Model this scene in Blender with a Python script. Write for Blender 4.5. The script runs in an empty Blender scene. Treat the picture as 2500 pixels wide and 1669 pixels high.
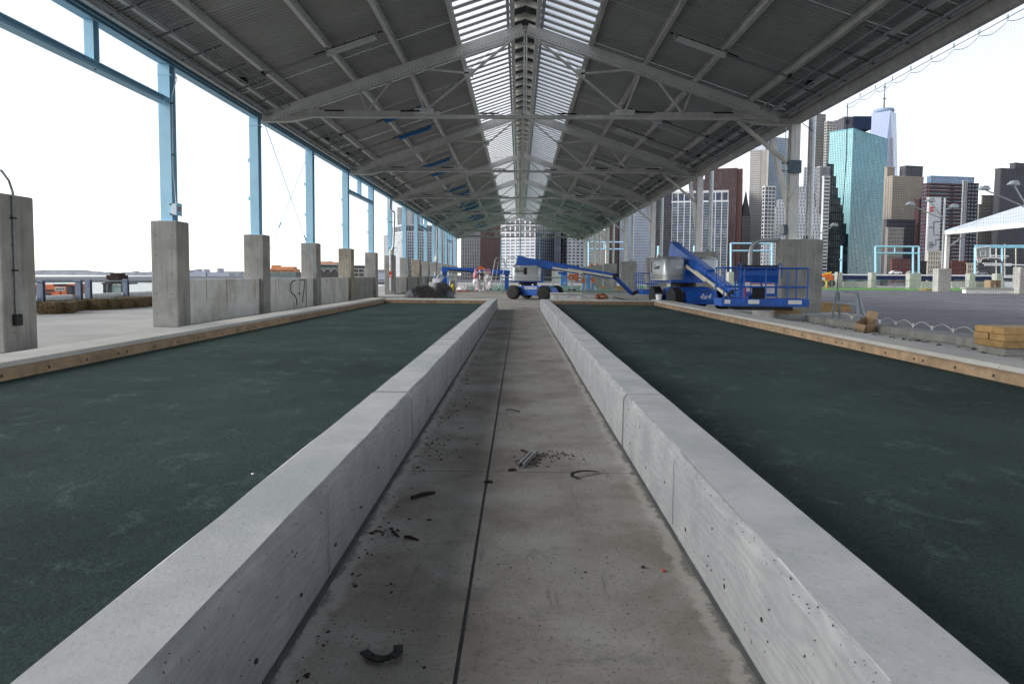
import bpy, bmesh, math, random
from mathutils import Vector, Matrix
random.seed(7)
R = math.radians
sc = bpy.context.scene
C = sc.collection

# ------------------------------------------------------------------ camera
CAM_H = 1.4
F_PX = 24 / 36 * 2500
PITCH, ROLL, YAW, SHIFT_Y = R(3.4), R(0.45), R(0.5567), -0.025445
fwd = Vector((-math.sin(YAW) * math.cos(PITCH), math.cos(YAW) * math.cos(PITCH), -math.sin(PITCH)))
rgt = Vector((math.cos(YAW), math.sin(YAW), 0))
upv = rgt.cross(fwd)
CR = rgt * math.cos(ROLL) + upv * math.sin(ROLL)
CU = -rgt * math.sin(ROLL) + upv * math.cos(ROLL)
cam = bpy.data.cameras.new('camera')
cam.lens = 24; cam.sensor_width = 36; cam.shift_y = SHIFT_Y
cam.clip_start = 0.05; cam.clip_end = 9000
co = bpy.data.objects.new('camera', cam); C.objects.link(co)
m = Matrix.Identity(4)
for i in range(3):
    m[i][0] = CR[i]; m[i][1] = CU[i]; m[i][2] = -fwd[i]
m[2][3] = CAM_H
co.matrix_world = m
sc.camera = co
CAMP = Vector((0, 0, CAM_H))

def at(x, y, Y):
    """world point at depth Y that the photograph shows at source pixel x, y"""
    d = fwd + CR * ((x - 1250) / F_PX) + CU * (-(y - 834.5 - SHIFT_Y * 2500) / F_PX)
    return CAMP + d * (Y / d.y)

# ------------------------------------------------------------------ world and sun
SUN_EL, SUN_AZ = R(25), R(-99)           # azimuth measured from +Y towards +X: left, a little behind
w = bpy.data.worlds.new('World'); sc.world = w; w.use_nodes = True
nt = w.node_tree; nt.nodes.clear()
sky = nt.nodes.new('ShaderNodeTexSky'); sky.sky_type = 'NISHITA'; sky.sun_disc = False
sky.sun_elevation = SUN_EL; sky.sun_rotation = SUN_AZ
sky.dust_density = 0.3; sky.air_density = 1.0; sky.ozone_density = 1
hsv = nt.nodes.new('ShaderNodeHueSaturation'); hsv.inputs['Saturation'].default_value = 0.34
bg = nt.nodes.new('ShaderNodeBackground'); bg.inputs['Strength'].default_value = 0.11
wo = nt.nodes.new('ShaderNodeOutputWorld')
nt.links.new(sky.outputs[0], hsv.inputs['Color']); nt.links.new(hsv.outputs[0], bg.inputs['Color'])
nt.links.new(bg.outputs[0], wo.inputs['Surface'])
sl = bpy.data.lights.new('sun', 'SUN'); sl.energy = 1.5; sl.angle = R(28); sl.color = (1, .97, .92)
so = bpy.data.objects.new('sun', sl); C.objects.link(so)
sd = Vector((math.sin(SUN_AZ) * math.cos(SUN_EL), math.cos(SUN_AZ) * math.cos(SUN_EL), math.sin(SUN_EL)))
so.rotation_euler = sd.to_track_quat('Z', 'Y').to_euler(); so.location = (-30, -10, 60)
sc.view_settings.view_transform = 'Standard'; sc.view_settings.look = 'None'
sc.view_settings.exposure = 1.25; sc.view_settings.gamma = 1
sc.view_settings.use_curve_mapping = False
sc.render.engine = 'CYCLES'
sc.cycles.use_denoising = True
sc.cycles.max_bounces = 6; sc.cycles.diffuse_bounces = 4; sc.cycles.glossy_bounces = 3
sc.cycles.transmission_bounces = 4; sc.cycles.transparent_max_bounces = 8
sc.cycles.caustics_reflective = False; sc.cycles.caustics_refractive = False

# ------------------------------------------------------------------ materials
M = {}
def nn(t, typ, **kw):
    n = t.nodes.new(typ)
    for k, v in kw.items():
        if k in n.inputs: n.inputs[k].default_value = v
        else: setattr(n, k, v)
    return n
def mat(name, c, r=.6, metal=0., var=.12, scale=3., bump=0., bscale=60., spec=.4, speck=0., streak=0., rnd=0., stain=None):
    """procedural paint, metal, concrete or fabric: noise in colour, optional specks, vertical streaks, stains and relief"""
    mt = bpy.data.materials.new(name); mt.use_nodes = True
    t = mt.node_tree; b = t.nodes['Principled BSDF']; L = t.links.new
    b.inputs['Roughness'].default_value = r; b.inputs['Metallic'].default_value = metal
    b.inputs['Specular IOR Level'].default_value = spec
    tc = nn(t, 'ShaderNodeTexCoord'); src = tc.outputs['Object']
    geo = nn(t, 'ShaderNodeNewGeometry')
    n1 = nn(t, 'ShaderNodeTexNoise', Scale=scale, Detail=6., Roughness=.62); L(geo.outputs['Position'], n1.inputs['Vector'])
    cr = nn(t, 'ShaderNodeValToRGB')
    cr.color_ramp.elements[0].position = .36; cr.color_ramp.elements[1].position = .64
    cr.color_ramp.elements[0].color = [max(0, x * (1 - var)) for x in c] + [1]
    cr.color_ramp.elements[1].color = [min(1, x * (1 + var)) for x in c] + [1]
    L(n1.outputs['Fac'], cr.inputs['Fac']); col = cr.outputs['Color']
    def darken(fac_socket, colour, amount):
        nonlocal col
        mx = nn(t, 'ShaderNodeMix', data_type='RGBA'); mx.inputs['B'].default_value = [*colour, 1]
        ml = nn(t, 'ShaderNodeMath', operation='MULTIPLY'); ml.inputs[1].default_value = amount
        L(fac_socket, ml.inputs[0]); L(ml.outputs[0], mx.inputs['Factor']); L(col, mx.inputs['A']); col = mx.outputs['Result']
    if streak:
        mp = nn(t, 'ShaderNodeMapping'); mp.inputs['Scale'].default_value = (7, 7, .5)
        L(geo.outputs['Position'], mp.inputs['Vector'])
        n2 = nn(t, 'ShaderNodeTexNoise', Scale=1.4, Detail=5.); L(mp.outputs[0], n2.inputs['Vector'])
        r2 = nn(t, 'ShaderNodeValToRGB'); r2.color_ramp.elements[0].position = .50; r2.color_ramp.elements[1].position = .66
        L(n2.outputs['Fac'], r2.inputs['Fac']); darken(r2.outputs['Color'], [x * .45 for x in c], streak)
    if stain:
        n4 = nn(t, 'ShaderNodeTexNoise', Scale=scale * .4, Detail=8., Roughness=.7); L(geo.outputs['Position'], n4.inputs['Vector'])
        r4 = nn(t, 'ShaderNodeValToRGB'); r4.color_ramp.elements[0].position = .5; r4.color_ramp.elements[1].position = .62
        L(n4.outputs['Fac'], r4.inputs['Fac']); darken(r4.outputs['Color'], stain, .55)
    if speck:
        n3 = nn(t, 'ShaderNodeTexNoise', Scale=45., Detail=3., Roughness=.7); L(geo.outputs['Position'], n3.inputs['Vector'])
        r3 = nn(t, 'ShaderNodeValToRGB'); r3.color_ramp.elements[0].position = .58; r3.color_ramp.elements[1].position = .66
        L(n3.outputs['Fac'], r3.inputs['Fac']); darken(r3.outputs['Color'], [x * .3 for x in c], speck)
    if rnd:
        oi = nn(t, 'ShaderNodeObjectInfo'); mr = nn(t, 'ShaderNodeMapRange'); mr.inputs['To Min'].default_value = 1 - rnd; mr.inputs['To Max'].default_value = 1 + rnd
        L(oi.outputs['Random'], mr.inputs['Value']); h2 = nn(t, 'ShaderNodeHueSaturation'); L(mr.outputs[0], h2.inputs['Value']); L(col, h2.inputs['Color']); col = h2.outputs[0]
    L(col, b.inputs['Base Color'])
    if bump:
        nb = nn(t, 'ShaderNodeTexNoise', Scale=bscale, Detail=4., Roughness=.65); L(geo.outputs['Position'], nb.inputs['Vector'])
        bp = nn(t, 'ShaderNodeBump'); bp.inputs['Strength'].default_value = min(1, bump); bp.inputs['Distance'].default_value = .012 * max(1, bump)
        L(nb.outputs['Fac'], bp.inputs['Height']); L(bp.outputs[0], b.inputs['Normal'])
    M[name] = mt
    return mt
mat('concrete_pier', (.30, .295, .275), .85, var=.16, scale=1.6, bump=.25, bscale=40, speck=.35, streak=.35)
mat('concrete_pier_brown', (.33, .295, .235), .85, var=.2, scale=1.4, bump=.25, bscale=40, speck=.3, streak=.5)
mat('concrete_kerb', (.43, .435, .45), .8, var=.10, scale=2.2, bump=.18, bscale=50, speck=.25, stain=(.30, .335, .335))
mat('concrete_light', (.42, .41, .385), .85, var=.12, scale=1.2, bump=.2, bscale=30, speck=.3)
mat('concrete_floor', (.30, .285, .26), .8, var=.16, scale=.7, bump=.2, bscale=30, speck=.35)
mat('deck_left', (.34, .325, .305), .9, var=.12, scale=.5, bump=.35, bscale=25, speck=.4, stain=(.40, .385, .365))
mat('asphalt', (.13, .125, .14), .8, var=.2, scale=.35, bump=.3, bscale=30, speck=.2, stain=(.20, .19, .20))
mat('dirt', (.06, .05, .042), .95, var=.4, scale=6, bump=.8, bscale=40)
mat('clod', (.022, .015, .012), .9, var=.3, bump=.6, bscale=80)
mat('joint', (.075, .08, .08), .8, var=.2, scale=10)
mat('wall_white', (.66, .66, .63), .75, var=.1, scale=1.6, bump=.2, streak=.2, stain=(.40, .37, .31), speck=.3)
mat('graffiti', (.02, .02, .02), .7)
mat('rust', (.30, .15, .05), .8, var=.4, scale=4)
mat('blue_paint', (.40, .68, .86), .45, var=.06, scale=1.5, rnd=.03)
mat('blue_frame', (.38, .66, .86), .5, var=.05)
mat('white_steel', (.72, .715, .69), .5, var=.08, scale=2, rnd=.04)
mat('white_steel_dirty', (.60, .585, .545), .55, var=.14, scale=2, streak=.2, rnd=.05)
mat('deck_sheet', (.40, .40, .385), .5, var=.07, scale=.8, rnd=.06)
mat('galvanised', (.42, .44, .46), .45, .75, var=.2, scale=12, rnd=.05)
mat('galvanised_dull', (.30, .32, .34), .6, .4, var=.2, scale=8)
mat('conduit', (.22, .23, .235), .45, .5, var=.15, scale=8)
mat('black', (.012, .012, .013), .6, var=.2)
mat('rubber', (.016, .016, .017), .75, var=.3, scale=8, bump=.3)
mat('dark_vent', (.03, .035, .045), .7)
mat('wood', (.31, .215, .135), .75, var=.25, scale=5, bump=.3, bscale=30, stain=(.30, .22, .14), rnd=.18)
mat('wood_yellow', (.42, .265, .11), .7, var=.2, scale=5, bump=.3, rnd=.15)
mat('bolt', (.03, .03, .03), .5, .5)
mat('lift_blue', (.010, .10, .46), .38, var=.22, scale=2.5, spec=.5, stain=(.02, .07, .25), speck=.25)
mat('lift_silver', (.36, .38, .39), .3, .5, var=.06, scale=2)
mat('cream', (.66, .63, .52), .6, var=.1, scale=4)
mat('white_paint', (.75, .75, .75), .5, var=.05, scale=4)
mat('dark_hose', (.05, .02, .015), .6)
mat('orange', (.72, .15, .03), .45, var=.12, scale=2)
mat('red', (.50, .035, .03), .45)
mat('pink', (.62, .22, .30), .4, var=.3, scale=4)
mat('plastic_sheet', (.62, .58, .60), .35, var=.2, scale=5, bump=.6, bscale=8)
mat('yellow', (.75, .52, .02), .45)
mat('green_hose', (.06, .13, .05), .5)
mat('cardboard', (.36, .25, .155), .85, var=.08, scale=4)
mat('straw', (.11, .075, .035), .9, var=.45, scale=14, bump=1.0, bscale=60)
mat('straw_strand', (.30, .21, .10), .9, var=.4, scale=14)
mat('tarp', (.022, .021, .022), .42, var=.3, scale=3, bump=.5, bscale=9, spec=.6)
mat('tarp_green', (.008, .035, .03), .45, var=.3, bump=.6, bscale=10)
mat('sheet_blue', (.10, .30, .70), .5)
mat('fixture_lens', (.62, .62, .62), .3, var=.05)
mat('fixture_blue', (.03, .19, .46), .4, var=.08)
mat('box_grey', (.10, .14, .18), .5, .2)
mat('brown_iron', (.03, .014, .010), .8, var=.3, scale=6)
mat('teal_glass_dull', (.40, .60, .56), .3)
mat('net_cord', (.03, .03, .035), .8)
mat('turf', (.10, .30, .03), .9, var=.2, scale=1, bump=.4)
mat('court_green_far', (.14, .26, .20), .8, var=.15)
mat('steel_frame', (.30, .34, .36), .5, .5, var=.15)
mat('fence_steel', (.20, .24, .32), .5, .3, var=.1)
mat('grey_plastic', (.26, .27, .28), .5)
mat('shore', (.26, .27, .30), .9, var=.25, scale=.02)
mat('shore_building', (.42, .44, .50), .9, var=.1, scale=.02)
mat('ferry_orange', (.62, .26, .12), .6, var=.1, scale=.2)
mat('roof_white', (.62, .66, .74), .5, var=.05)
mat('car_white', (.7, .7, .7), .3)
mat('glass_clear', (.30, .34, .36), .1, var=.03, spec=.6)

def special_materials():
    # bocce court: dark green rubber granulate with paler scuffs
    mt = bpy.data.materials.new('court'); mt.use_nodes = True; t = mt.node_tree; b = t.nodes['Principled BSDF']; L = t.links.new
    b.inputs['Roughness'].default_value = .9; b.inputs['Specular IOR Level'].default_value = .2
    g = nn(t, 'ShaderNodeNewGeometry')
    n1 = nn(t, 'ShaderNodeTexNoise', Scale=.55, Detail=7., Roughness=.65); L(g.outputs['Position'], n1.inputs['Vector'])
    r1 = nn(t, 'ShaderNodeValToRGB'); r1.color_ramp.elements[0].position = .36; r1.color_ramp.elements[1].position = .68
    r1.color_ramp.elements[0].color = (.0145, .0325, .0290, 1); r1.color_ramp.elements[1].color = (.037, .065, .057, 1)
    L(n1.outputs['Fac'], r1.inputs['Fac'])
    mp = nn(t, 'ShaderNodeMapping'); mp.inputs['Scale'].default_value = (1.7, 1.3, 1); mp.inputs['Rotation'].default_value = (0, 0, .5)
    L(g.outputs['Position'], mp.inputs['Vector'])
    n2 = nn(t, 'ShaderNodeTexNoise', Scale=1.9, Detail=11., Roughness=.78, Distortion=.6); L(mp.outputs[0], n2.inputs['Vector'])
    r2 = nn(t, 'ShaderNodeValToRGB'); r2.color_ramp.elements[0].position = .545; r2.color_ramp.elements[1].position = .74
    L(n2.outputs['Fac'], r2.inputs['Fac'])
    mx = nn(t, 'ShaderNodeMix', data_type='RGBA'); mx.inputs['B'].default_value = (.095, .135, .124, 1)
    L(r2.outputs['Color'], mx.inputs['Factor']); L(r1.outputs['Color'], mx.inputs['A'])
    n3 = nn(t, 'ShaderNodeTexNoise', Scale=75., Detail=4., Roughness=.85); L(g.outputs['Position'], n3.inputs['Vector'])
    r3 = nn(t, 'ShaderNodeMapRange'); r3.inputs['From Min'].default_value = .3; r3.inputs['From Max'].default_value = .7; r3.inputs['To Min'].default_value = .3; r3.inputs['To Max'].default_value = 1.7
    L(n3.outputs['Fac'], r3.inputs['Value'])
    hs = nn(t, 'ShaderNodeHueSaturation'); L(r3.outputs[0], hs.inputs['Value']); L(mx.outputs['Result'], hs.inputs['Color']); L(hs.outputs[0], b.inputs['Base Color'])
    bp = nn(t, 'ShaderNodeBump'); bp.inputs['Strength'].default_value = .9; bp.inputs['Distance'].default_value = .012
    n4 = nn(t, 'ShaderNodeTexNoise', Scale=70., Detail=5., Roughness=.8); L(g.outputs['Position'], n4.inputs['Vector'])
    L(n4.outputs['Fac'], bp.inputs['Height']); L(bp.outputs[0], b.inputs['Normal']); M['court'] = mt
    # walkway concrete: brown grey, damp patches, pale lime deposit beside the kerbs
    mt = bpy.data.materials.new('walkway'); mt.use_nodes = True; t = mt.node_tree; b = t.nodes['Principled BSDF']; L = t.links.new
    b.inputs['Roughness'].default_value = .75; b.inputs['Specular IOR Level'].default_value = .3
    g = nn(t, 'ShaderNodeNewGeometry')
    n1 = nn(t, 'ShaderNodeTexNoise', Scale=1.1, Detail=8., Roughness=.65); L(g.outputs['Position'], n1.inputs['Vector'])
    r1 = nn(t, 'ShaderNodeValToRGB'); r1.color_ramp.elements[0].position = .3; r1.color_ramp.elements[1].position = .7
    r1.color_ramp.elements[0].position = .38; r1.color_ramp.elements[1].position = .62; r1.color_ramp.elements[0].color = (.172, .155, .135, 1); r1.color_ramp.elements[1].color = (.295, .288, .268, 1)
    L(n1.outputs['Fac'], r1.inputs['Fac']); col = r1.outputs['Color']
    def mixin(fac, colour, amt):
        nonlocal col
        mx = nn(t, 'ShaderNodeMix', data_type='RGBA'); mx.inputs['B'].default_value = [*colour, 1]
        ml = nn(t, 'ShaderNodeMath', operation='MULTIPLY'); ml.inputs[1].default_value = amt
        L(fac, ml.inputs[0]); L(ml.outputs[0], mx.inputs['Factor']); L(col, mx.inputs['A']); col = mx.outputs['Result']
    def ramp(sock, a, z):
        r = nn(t, 'ShaderNodeMapRange', interpolation_type='SMOOTHSTEP'); r.inputs['From Min'].default_value = a; r.inputs['From Max'].default_value = z
        L(sock, r.inputs['Value']); return r.outputs[0]
    def noise(s, d=6., ro=.65, sc3=None):
        n = nn(t, 'ShaderNodeTexNoise', Scale=s, Detail=d, Roughness=ro)
        if sc3:
            mp = nn(t, 'ShaderNodeMapping'); mp.inputs['Scale'].default_value = sc3; L(g.outputs['Position'], mp.inputs['Vector']); L(mp.outputs[0], n.inputs['Vector'])
        else: L(g.outputs['Position'], n.inputs['Vector'])
        return n.outputs['Fac']
    mixin(ramp(noise(2.3, 8, .75), .575, .62), (.13, .14, .135), .45)
    mixin(ramp(noise(.45, 5, .6), .50, .62), (.29, .295, .28), .35)
    mixin(ramp(noise(6.5, 6, .8), .60, .66), (.10, .095, .09), .45)             # damp, dark patches
    mixin(ramp(noise(48, 3, .8), .57, .66), (.06, .055, .05), .8)               # pits
    mixin(ramp(noise(9, 5, .7, (1, .12, 1)), .58, .68), (.09, .085, .08), .4)   # scrape marks along the walk
    mixin(ramp(noise(9, 5, .7, (.2, 1, 1)), .6, .7), (.10, .09, .08), .35)
    sep = nn(t, 'ShaderNodeSeparateXYZ'); L(g.outputs['Position'], sep.inputs[0])
    ab = nn(t, 'ShaderNodeMath', operation='ABSOLUTE'); L(sep.outputs['X'], ab.inputs[0])
    nz = nn(t, 'ShaderNodeMath', operation='MULTIPLY_ADD'); nz.inputs[1].default_value = .30; L(noise(4, 9, .8), nz.inputs[0]); L(ab.outputs[0], nz.inputs[2])
    mixin(ramp(nz.outputs[0], .895, .935), (.38, .365, .335), .55)
    mixin(ramp(nz.outputs[0], .965, .985), (.13, .13, .12), .9)
    L(col, b.inputs['Base Color'])
    bp = nn(t, 'ShaderNodeBump'); bp.inputs['Strength'].default_value = .35; bp.inputs['Distance'].default_value = .006
    L(noise(90, 5, .75), bp.inputs['Height']); L(bp.outputs[0], b.inputs['Normal']); M['walkway'] = mt
    # kerb side: plywood grain printed in the concrete
    mt = bpy.data.materials.new('kerb_form'); mt.use_nodes = True; t = mt.node_tree; b = t.nodes['Principled BSDF']; L = t.links.new
    b.inputs['Roughness'].default_value = .8
    g = nn(t, 'ShaderNodeNewGeometry')
    mp = nn(t, 'ShaderNodeMapping'); mp.inputs['Scale'].default_value = (1, .7, 3.2); L(g.outputs['Position'], mp.inputs['Vector'])
    wv = nn(t, 'ShaderNodeTexWave', wave_type='BANDS', bands_direction='Z'); wv.inputs['Scale'].default_value = 2.6; wv.inputs['Distortion'].default_value = 22; wv.inputs['Detail'].default_value = 5; wv.inputs['Detail Scale'].default_value = .8
    L(mp.outputs[0], wv.inputs['Vector'])
    n1 = nn(t, 'ShaderNodeTexNoise', Scale=2.5, Detail=7., Roughness=.65); L(g.outputs['Position'], n1.inputs['Vector'])
    r1 = nn(t, 'ShaderNodeValToRGB'); r1.color_ramp.elements[0].position = .3; r1.color_ramp.elements[1].position = .7
    r1.color_ramp.elements[0].color = (.20, .205, .215, 1); r1.color_ramp.elements[1].color = (.32, .325, .33, 1); L(n1.outputs['Fac'], r1.inputs['Fac'])
    mx = nn(t, 'ShaderNodeMix', data_type='RGBA'); mx.inputs['B'].default_value = (.135, .14, .15, 1)
    r2 = nn(t, 'ShaderNodeMapRange'); r2.inputs['To Max'].default_value = .28; L(wv.outputs['Fac'], r2.inputs['Value']); L(r2.outputs[0], mx.inputs['Factor']); L(r1.outputs['Color'], mx.inputs['A'])
    n3 = nn(t, 'ShaderNodeTexNoise', Scale=38., Detail=2., Roughness=.6); L(g.outputs['Position'], n3.inputs['Vector'])
    r3 = nn(t, 'ShaderNodeMapRange'); r3.inputs['From Min'].default_value = .68; r3.inputs['From Max'].default_value = .74; L(n3.outputs['Fac'], r3.inputs['Value'])
    m2 = nn(t, 'ShaderNodeMix', data_type='RGBA'); m2.inputs['B'].default_value = (.08, .085, .085, 1); L(r3.outputs[0], m2.inputs['Factor']); L(mx.outputs['Result'], m2.inputs['A'])
    L(m2.outputs['Result'], b.inputs['Base Color'])
    bp = nn(t, 'ShaderNodeBump'); bp.inputs['Strength'].default_value = .3; bp.inputs['Distance'].default_value = .008
    L(n3.outputs['Fac'], bp.inputs['Height']); L(bp.outputs[0], b.inputs['Normal']); M['kerb_form'] = mt
    # water
    mt = bpy.data.materials.new('water'); mt.use_nodes = True; t = mt.node_tree; b = t.nodes['Principled BSDF']; L = t.links.new
    b.inputs['Base Color'].default_value = (.16, .19, .20, 1); b.inputs['Roughness'].default_value = .18; b.inputs['Specular IOR Level'].default_value = .8
    g = nn(t, 'ShaderNodeNewGeometry'); n1 = nn(t, 'ShaderNodeTexNoise', Scale=.5, Detail=5.); L(g.outputs['Position'], n1.inputs['Vector'])
    bp = nn(t, 'ShaderNodeBump'); bp.inputs['Strength'].default_value = .25; bp.inputs['Distance'].default_value = .5; L(n1.outputs['Fac'], bp.inputs['Height']); L(bp.outputs[0], b.inputs['Normal']); M['water'] = mt
    # translucent rooflight sheet
    mt = bpy.data.materials.new('rooflight'); mt.use_nodes = True; t = mt.node_tree; t.nodes.clear(); L = t.links.new
    o = nn(t, 'ShaderNodeOutputMaterial'); tr = nn(t, 'ShaderNodeBsdfTranslucent'); tr.inputs['Color'].default_value = (.86, .88, .92, 1)
    tp = nn(t, 'ShaderNodeBsdfTransparent'); tp.inputs['Color'].default_value = (.9, .92, .95, 1)
    gl = nn(t, 'ShaderNodeBsdfGlossy'); gl.inputs['Roughness'].default_value = .3
    a = nn(t, 'ShaderNodeMixShader'); a.inputs[0].default_value = .35; L(tr.outputs[0], a.inputs[1]); L(tp.outputs[0], a.inputs[2])
    z = nn(t, 'ShaderNodeMixShader'); z.inputs[0].default_value = .06; L(a.outputs[0], z.inputs[1]); L(gl.outputs[0], z.inputs[2]); L(z.outputs[0], o.inputs['Surface']); M['rooflight'] = mt
special_materials()

# ------------------------------------------------------------------ mesh helpers
class MB:
    def __init__(s): s.v = []; s.f = []
    def add(s, vs, fs):
        k = len(s.v); s.v += [tuple(p) for p in vs]; s.f += [tuple(i + k for i in f) for f in fs]; return s
    def box(s, x0, x1, y0, y1, z0, z1):
        return s.add([(x0, y0, z0), (x1, y0, z0), (x1, y1, z0), (x0, y1, z0), (x0, y0, z1), (x1, y0, z1), (x1, y1, z1), (x0, y1, z1)],
                     [(3, 2, 1, 0), (4, 5, 6, 7), (0, 1, 5, 4), (1, 2, 6, 5), (2, 3, 7, 6), (3, 0, 4, 7)])
    def bar(s, p, q, w, h, up=(0, 0, 1)):
        """rectangular bar from p to q, w across, h along up"""
        p, q = Vector(p), Vector(q); d = (q - p).normalized(); u = Vector(up)
        if abs(d.dot(u)) > .97: u = Vector((0, 1, 0))
        r = d.cross(u).normalized() * w / 2; u = r.cross(d).normalized() * h / 2
        vs = [a + i * r + j * u for a in (p, q) for i, j in ((-1, -1), (1, -1), (1, 1), (-1, 1))]
        return s.add(vs, [(0, 1, 2, 3), (7, 6, 5, 4), (0, 4, 5, 1), (1, 5, 6, 2), (2, 6, 7, 3), (3, 7, 4, 0)])
    def ibeam(s, p, q, w, h, tf=.02, tw=.015, up=(0, 0, 1)):
        p, q = Vector(p), Vector(q); d = (q - p).normalized(); u = Vector(up)
        if abs(d.dot(u)) > .97: u = Vector((0, 1, 0))
        r = d.cross(u).normalized(); u = r.cross(d).normalized()
        for k in (-1, 1): s.bar(p + u * k * (h - tf) / 2, q + u * k * (h - tf) / 2, w, tf, u)
        return s.bar(p, q, tw, h - 2 * tf, u)
    def tube(s, pts, r, n=8, cap=True):
        pts = [Vector(p) for p in pts]; k0 = len(s.v); L = len(pts); prev = None
        for i, p in enumerate(pts):
            d = (pts[min(i + 1, L - 1)] - pts[max(i - 1, 0)]).normalized()
            if prev is None:
                a = Vector((0, 0, 1)) if abs(d.z) < .9 else Vector((1, 0, 0)); u = d.cross(a).normalized()
            else: u = (prev - d * prev.dot(d)).normalized()
            prev = u; v = d.cross(u); rr = r[i] if isinstance(r, (list, tuple)) else r
            s.v += [tuple(p + (u * math.cos(2 * math.pi * j / n) + v * math.sin(2 * math.pi * j / n)) * rr) for j in range(n)]
        for i in range(L - 1):
            for j in range(n):
                a = k0 + i * n + j; b = k0 + i * n + (j + 1) % n; s.f.append((a, b, b + n, a + n))
        if cap: s.f.append(tuple(k0 + j for j in reversed(range(n)))); s.f.append(tuple(k0 + (L - 1) * n + j for j in range(n)))
        return s
    def lathe(s, prof, c=(0, 0, 0), axis='z', n=20):
        """prof: list of (radius, height) turned about axis"""
        k0 = len(s.v); c = Vector(c)
        for r, h in prof:
            for j in range(n):
                a = 2 * math.pi * j / n; p = (r * math.cos(a), r * math.sin(a), h)
                if axis == 'x': p = (p[2], p[0], p[1])
                elif axis == 'y': p = (p[0], p[2], p[1])
                s.v.append(tuple(c + Vector(p)))
        for i in range(len(prof) - 1):
            for j in range(n):
                a = k0 + i * n + j; b = k0 + i * n + (j + 1) % n; s.f.append((a, b, b + n, a + n))
        s.f.append(tuple(k0 + j for j in reversed(range(n)))); s.f.append(tuple(k0 + (len(prof) - 1) * n + j for j in range(n)))
        return s
    def prism(s, poly, axis, a, b):
        """polygon in the two other axes, extruded along axis from a to b"""
        n = len(poly); k0 = len(s.v)
        for t in (a, b):
            for p, q in poly: s.v.append({'x': (t, p, q), 'y': (p, t, q), 'z': (p, q, t)}[axis])
        s.f += [tuple(k0 + i for i in reversed(range(n))), tuple(k0 + n + i for i in range(n))]
        for i in range(n): j = (i + 1) % n; s.f.append((k0 + i, k0 + j, k0 + n + j, k0 + n + i))
        return s
    def data(s, name, mt, smooth=False):
        me = bpy.data.meshes.new(name); me.from_pydata(s.v, [], s.f)
        bm = bmesh.new(); bm.from_mesh(me); bmesh.ops.recalc_face_normals(bm, faces=bm.faces); bm.to_mesh(me); bm.free()
        me.materials.append(M[mt])
        if smooth:
            me.polygons.foreach_set('use_smooth', [True] * len(me.polygons))
            try: me.set_sharp_from_angle(angle=R(38))
            except Exception: pass
        return me
    def build(s, name, mt, parent=None, smooth=False, world=True, bevel=0):
        """one mesh object; with world=True the vertices are in world coordinates and are shifted to the parent's place"""
        if parent is not None and world:
            off = Vector(parent.location)
            if parent.parent is not None: off = off + Vector(parent.parent.location)
            s.v = [tuple(Vector(p) - off) for p in s.v]
        o = link(name, s.data(name, mt, smooth), parent)
        if bevel:
            b = o.modifiers.new('bevel', 'BEVEL'); b.width = bevel; b.segments = 2; b.limit_method = 'ANGLE'
        return o
def link(name, data, parent=None, loc=(0, 0, 0)):
    o = bpy.data.objects.new(name, data); C.objects.link(o); o.location = loc
    if parent is not None: o.parent = parent
    return o
def tag(o, label=None, cat=None, group=None, kind=None):
    if label: o['label'] = label
    if cat: o['category'] = cat
    if group: o['group'] = group
    if kind: o['kind'] = kind
    return o
def thing(name, label, cat, loc=(0, 0, 0), rz=0, group=None):
    o = bpy.data.objects.new(name, None); C.objects.link(o); o.empty_display_size = .2
    o.location = loc; o.rotation_euler = (0, 0, rz); return tag(o, label, cat, group)
def struct(name, mb, mt, parent=None, smooth=False):
    o = mb.build(name, mt, parent, smooth)
    if parent is None: o['kind'] = 'structure'
    return o
def text(name, s, mt, parent, loc, rot, size, shear=0, extrude=.002, width=1):
    cu = bpy.data.curves.new(name, 'FONT'); cu.body = s; cu.size = size; cu.extrude = extrude; cu.shear = shear
    cu.align_x = 'CENTER'; cu.align_y = 'CENTER'; cu.resolution_u = 3
    tmp = bpy.data.objects.new(name, cu); C.objects.link(tmp); bpy.context.view_layer.update()
    me = bpy.data.meshes.new_from_object(tmp.evaluated_get(bpy.context.evaluated_depsgraph_get()))
    bpy.data.objects.remove(tmp); me.materials.clear(); me.materials.append(M[mt])
    o = link(name, me, parent, loc); o.rotation_euler = rot; o.scale = (width, 1, 1); return o
ORD = ['first', 'second', 'third', 'fourth', 'fifth', 'sixth', 'seventh', 'eighth', 'ninth', 'tenth', 'eleventh', 'twelfth', 'thirteenth', 'fourteenth', 'fifteenth', 'sixteenth', 'seventeenth', 'eighteenth']

# ================================================================== THE SETTING
struct('river_water', MB().add([(-6000, -500, -3), (6000, -500, -3), (6000, 7000, -3), (-6000, 7000, -3)], [(0, 1, 2, 3)]), 'water')
struct('pier_deck', MB().box(-16.6, 140, -40, 126, -2.6, -.03), 'concrete_floor')
struct('deck_pavement', MB().box(-16.5, -6.12, -39, 125, -.03, 0), 'deck_left')
struct('asphalt_yard', MB().box(10.62, 139, -39, 80, -.03, 0), 'asphalt')
struct('turf_strip', MB().box(10.62, 139, 80, 100, -.03, .02), 'turf')
struct('shed_floor', MB().box(-6.12, 10.62, 30.0, 125, -.03, 0), 'concrete_floor')
struct('shed_floor_strip', MB().box(6.12, 10.62, -39, 30.0, -.03, 0), 'concrete_light')
struct('play_surface', MB().box(-5.6, 9.6, 58, 96, 0, .012), 'court_green_far')
wk = struct('walkway_bed', MB().box(-6.12, 6.12, -8, 30, -.03, -.012), 'joint')
js = [-7.8, -1.5, 4.8, 11.1, 17.4, 23.7, 30.0]
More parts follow.
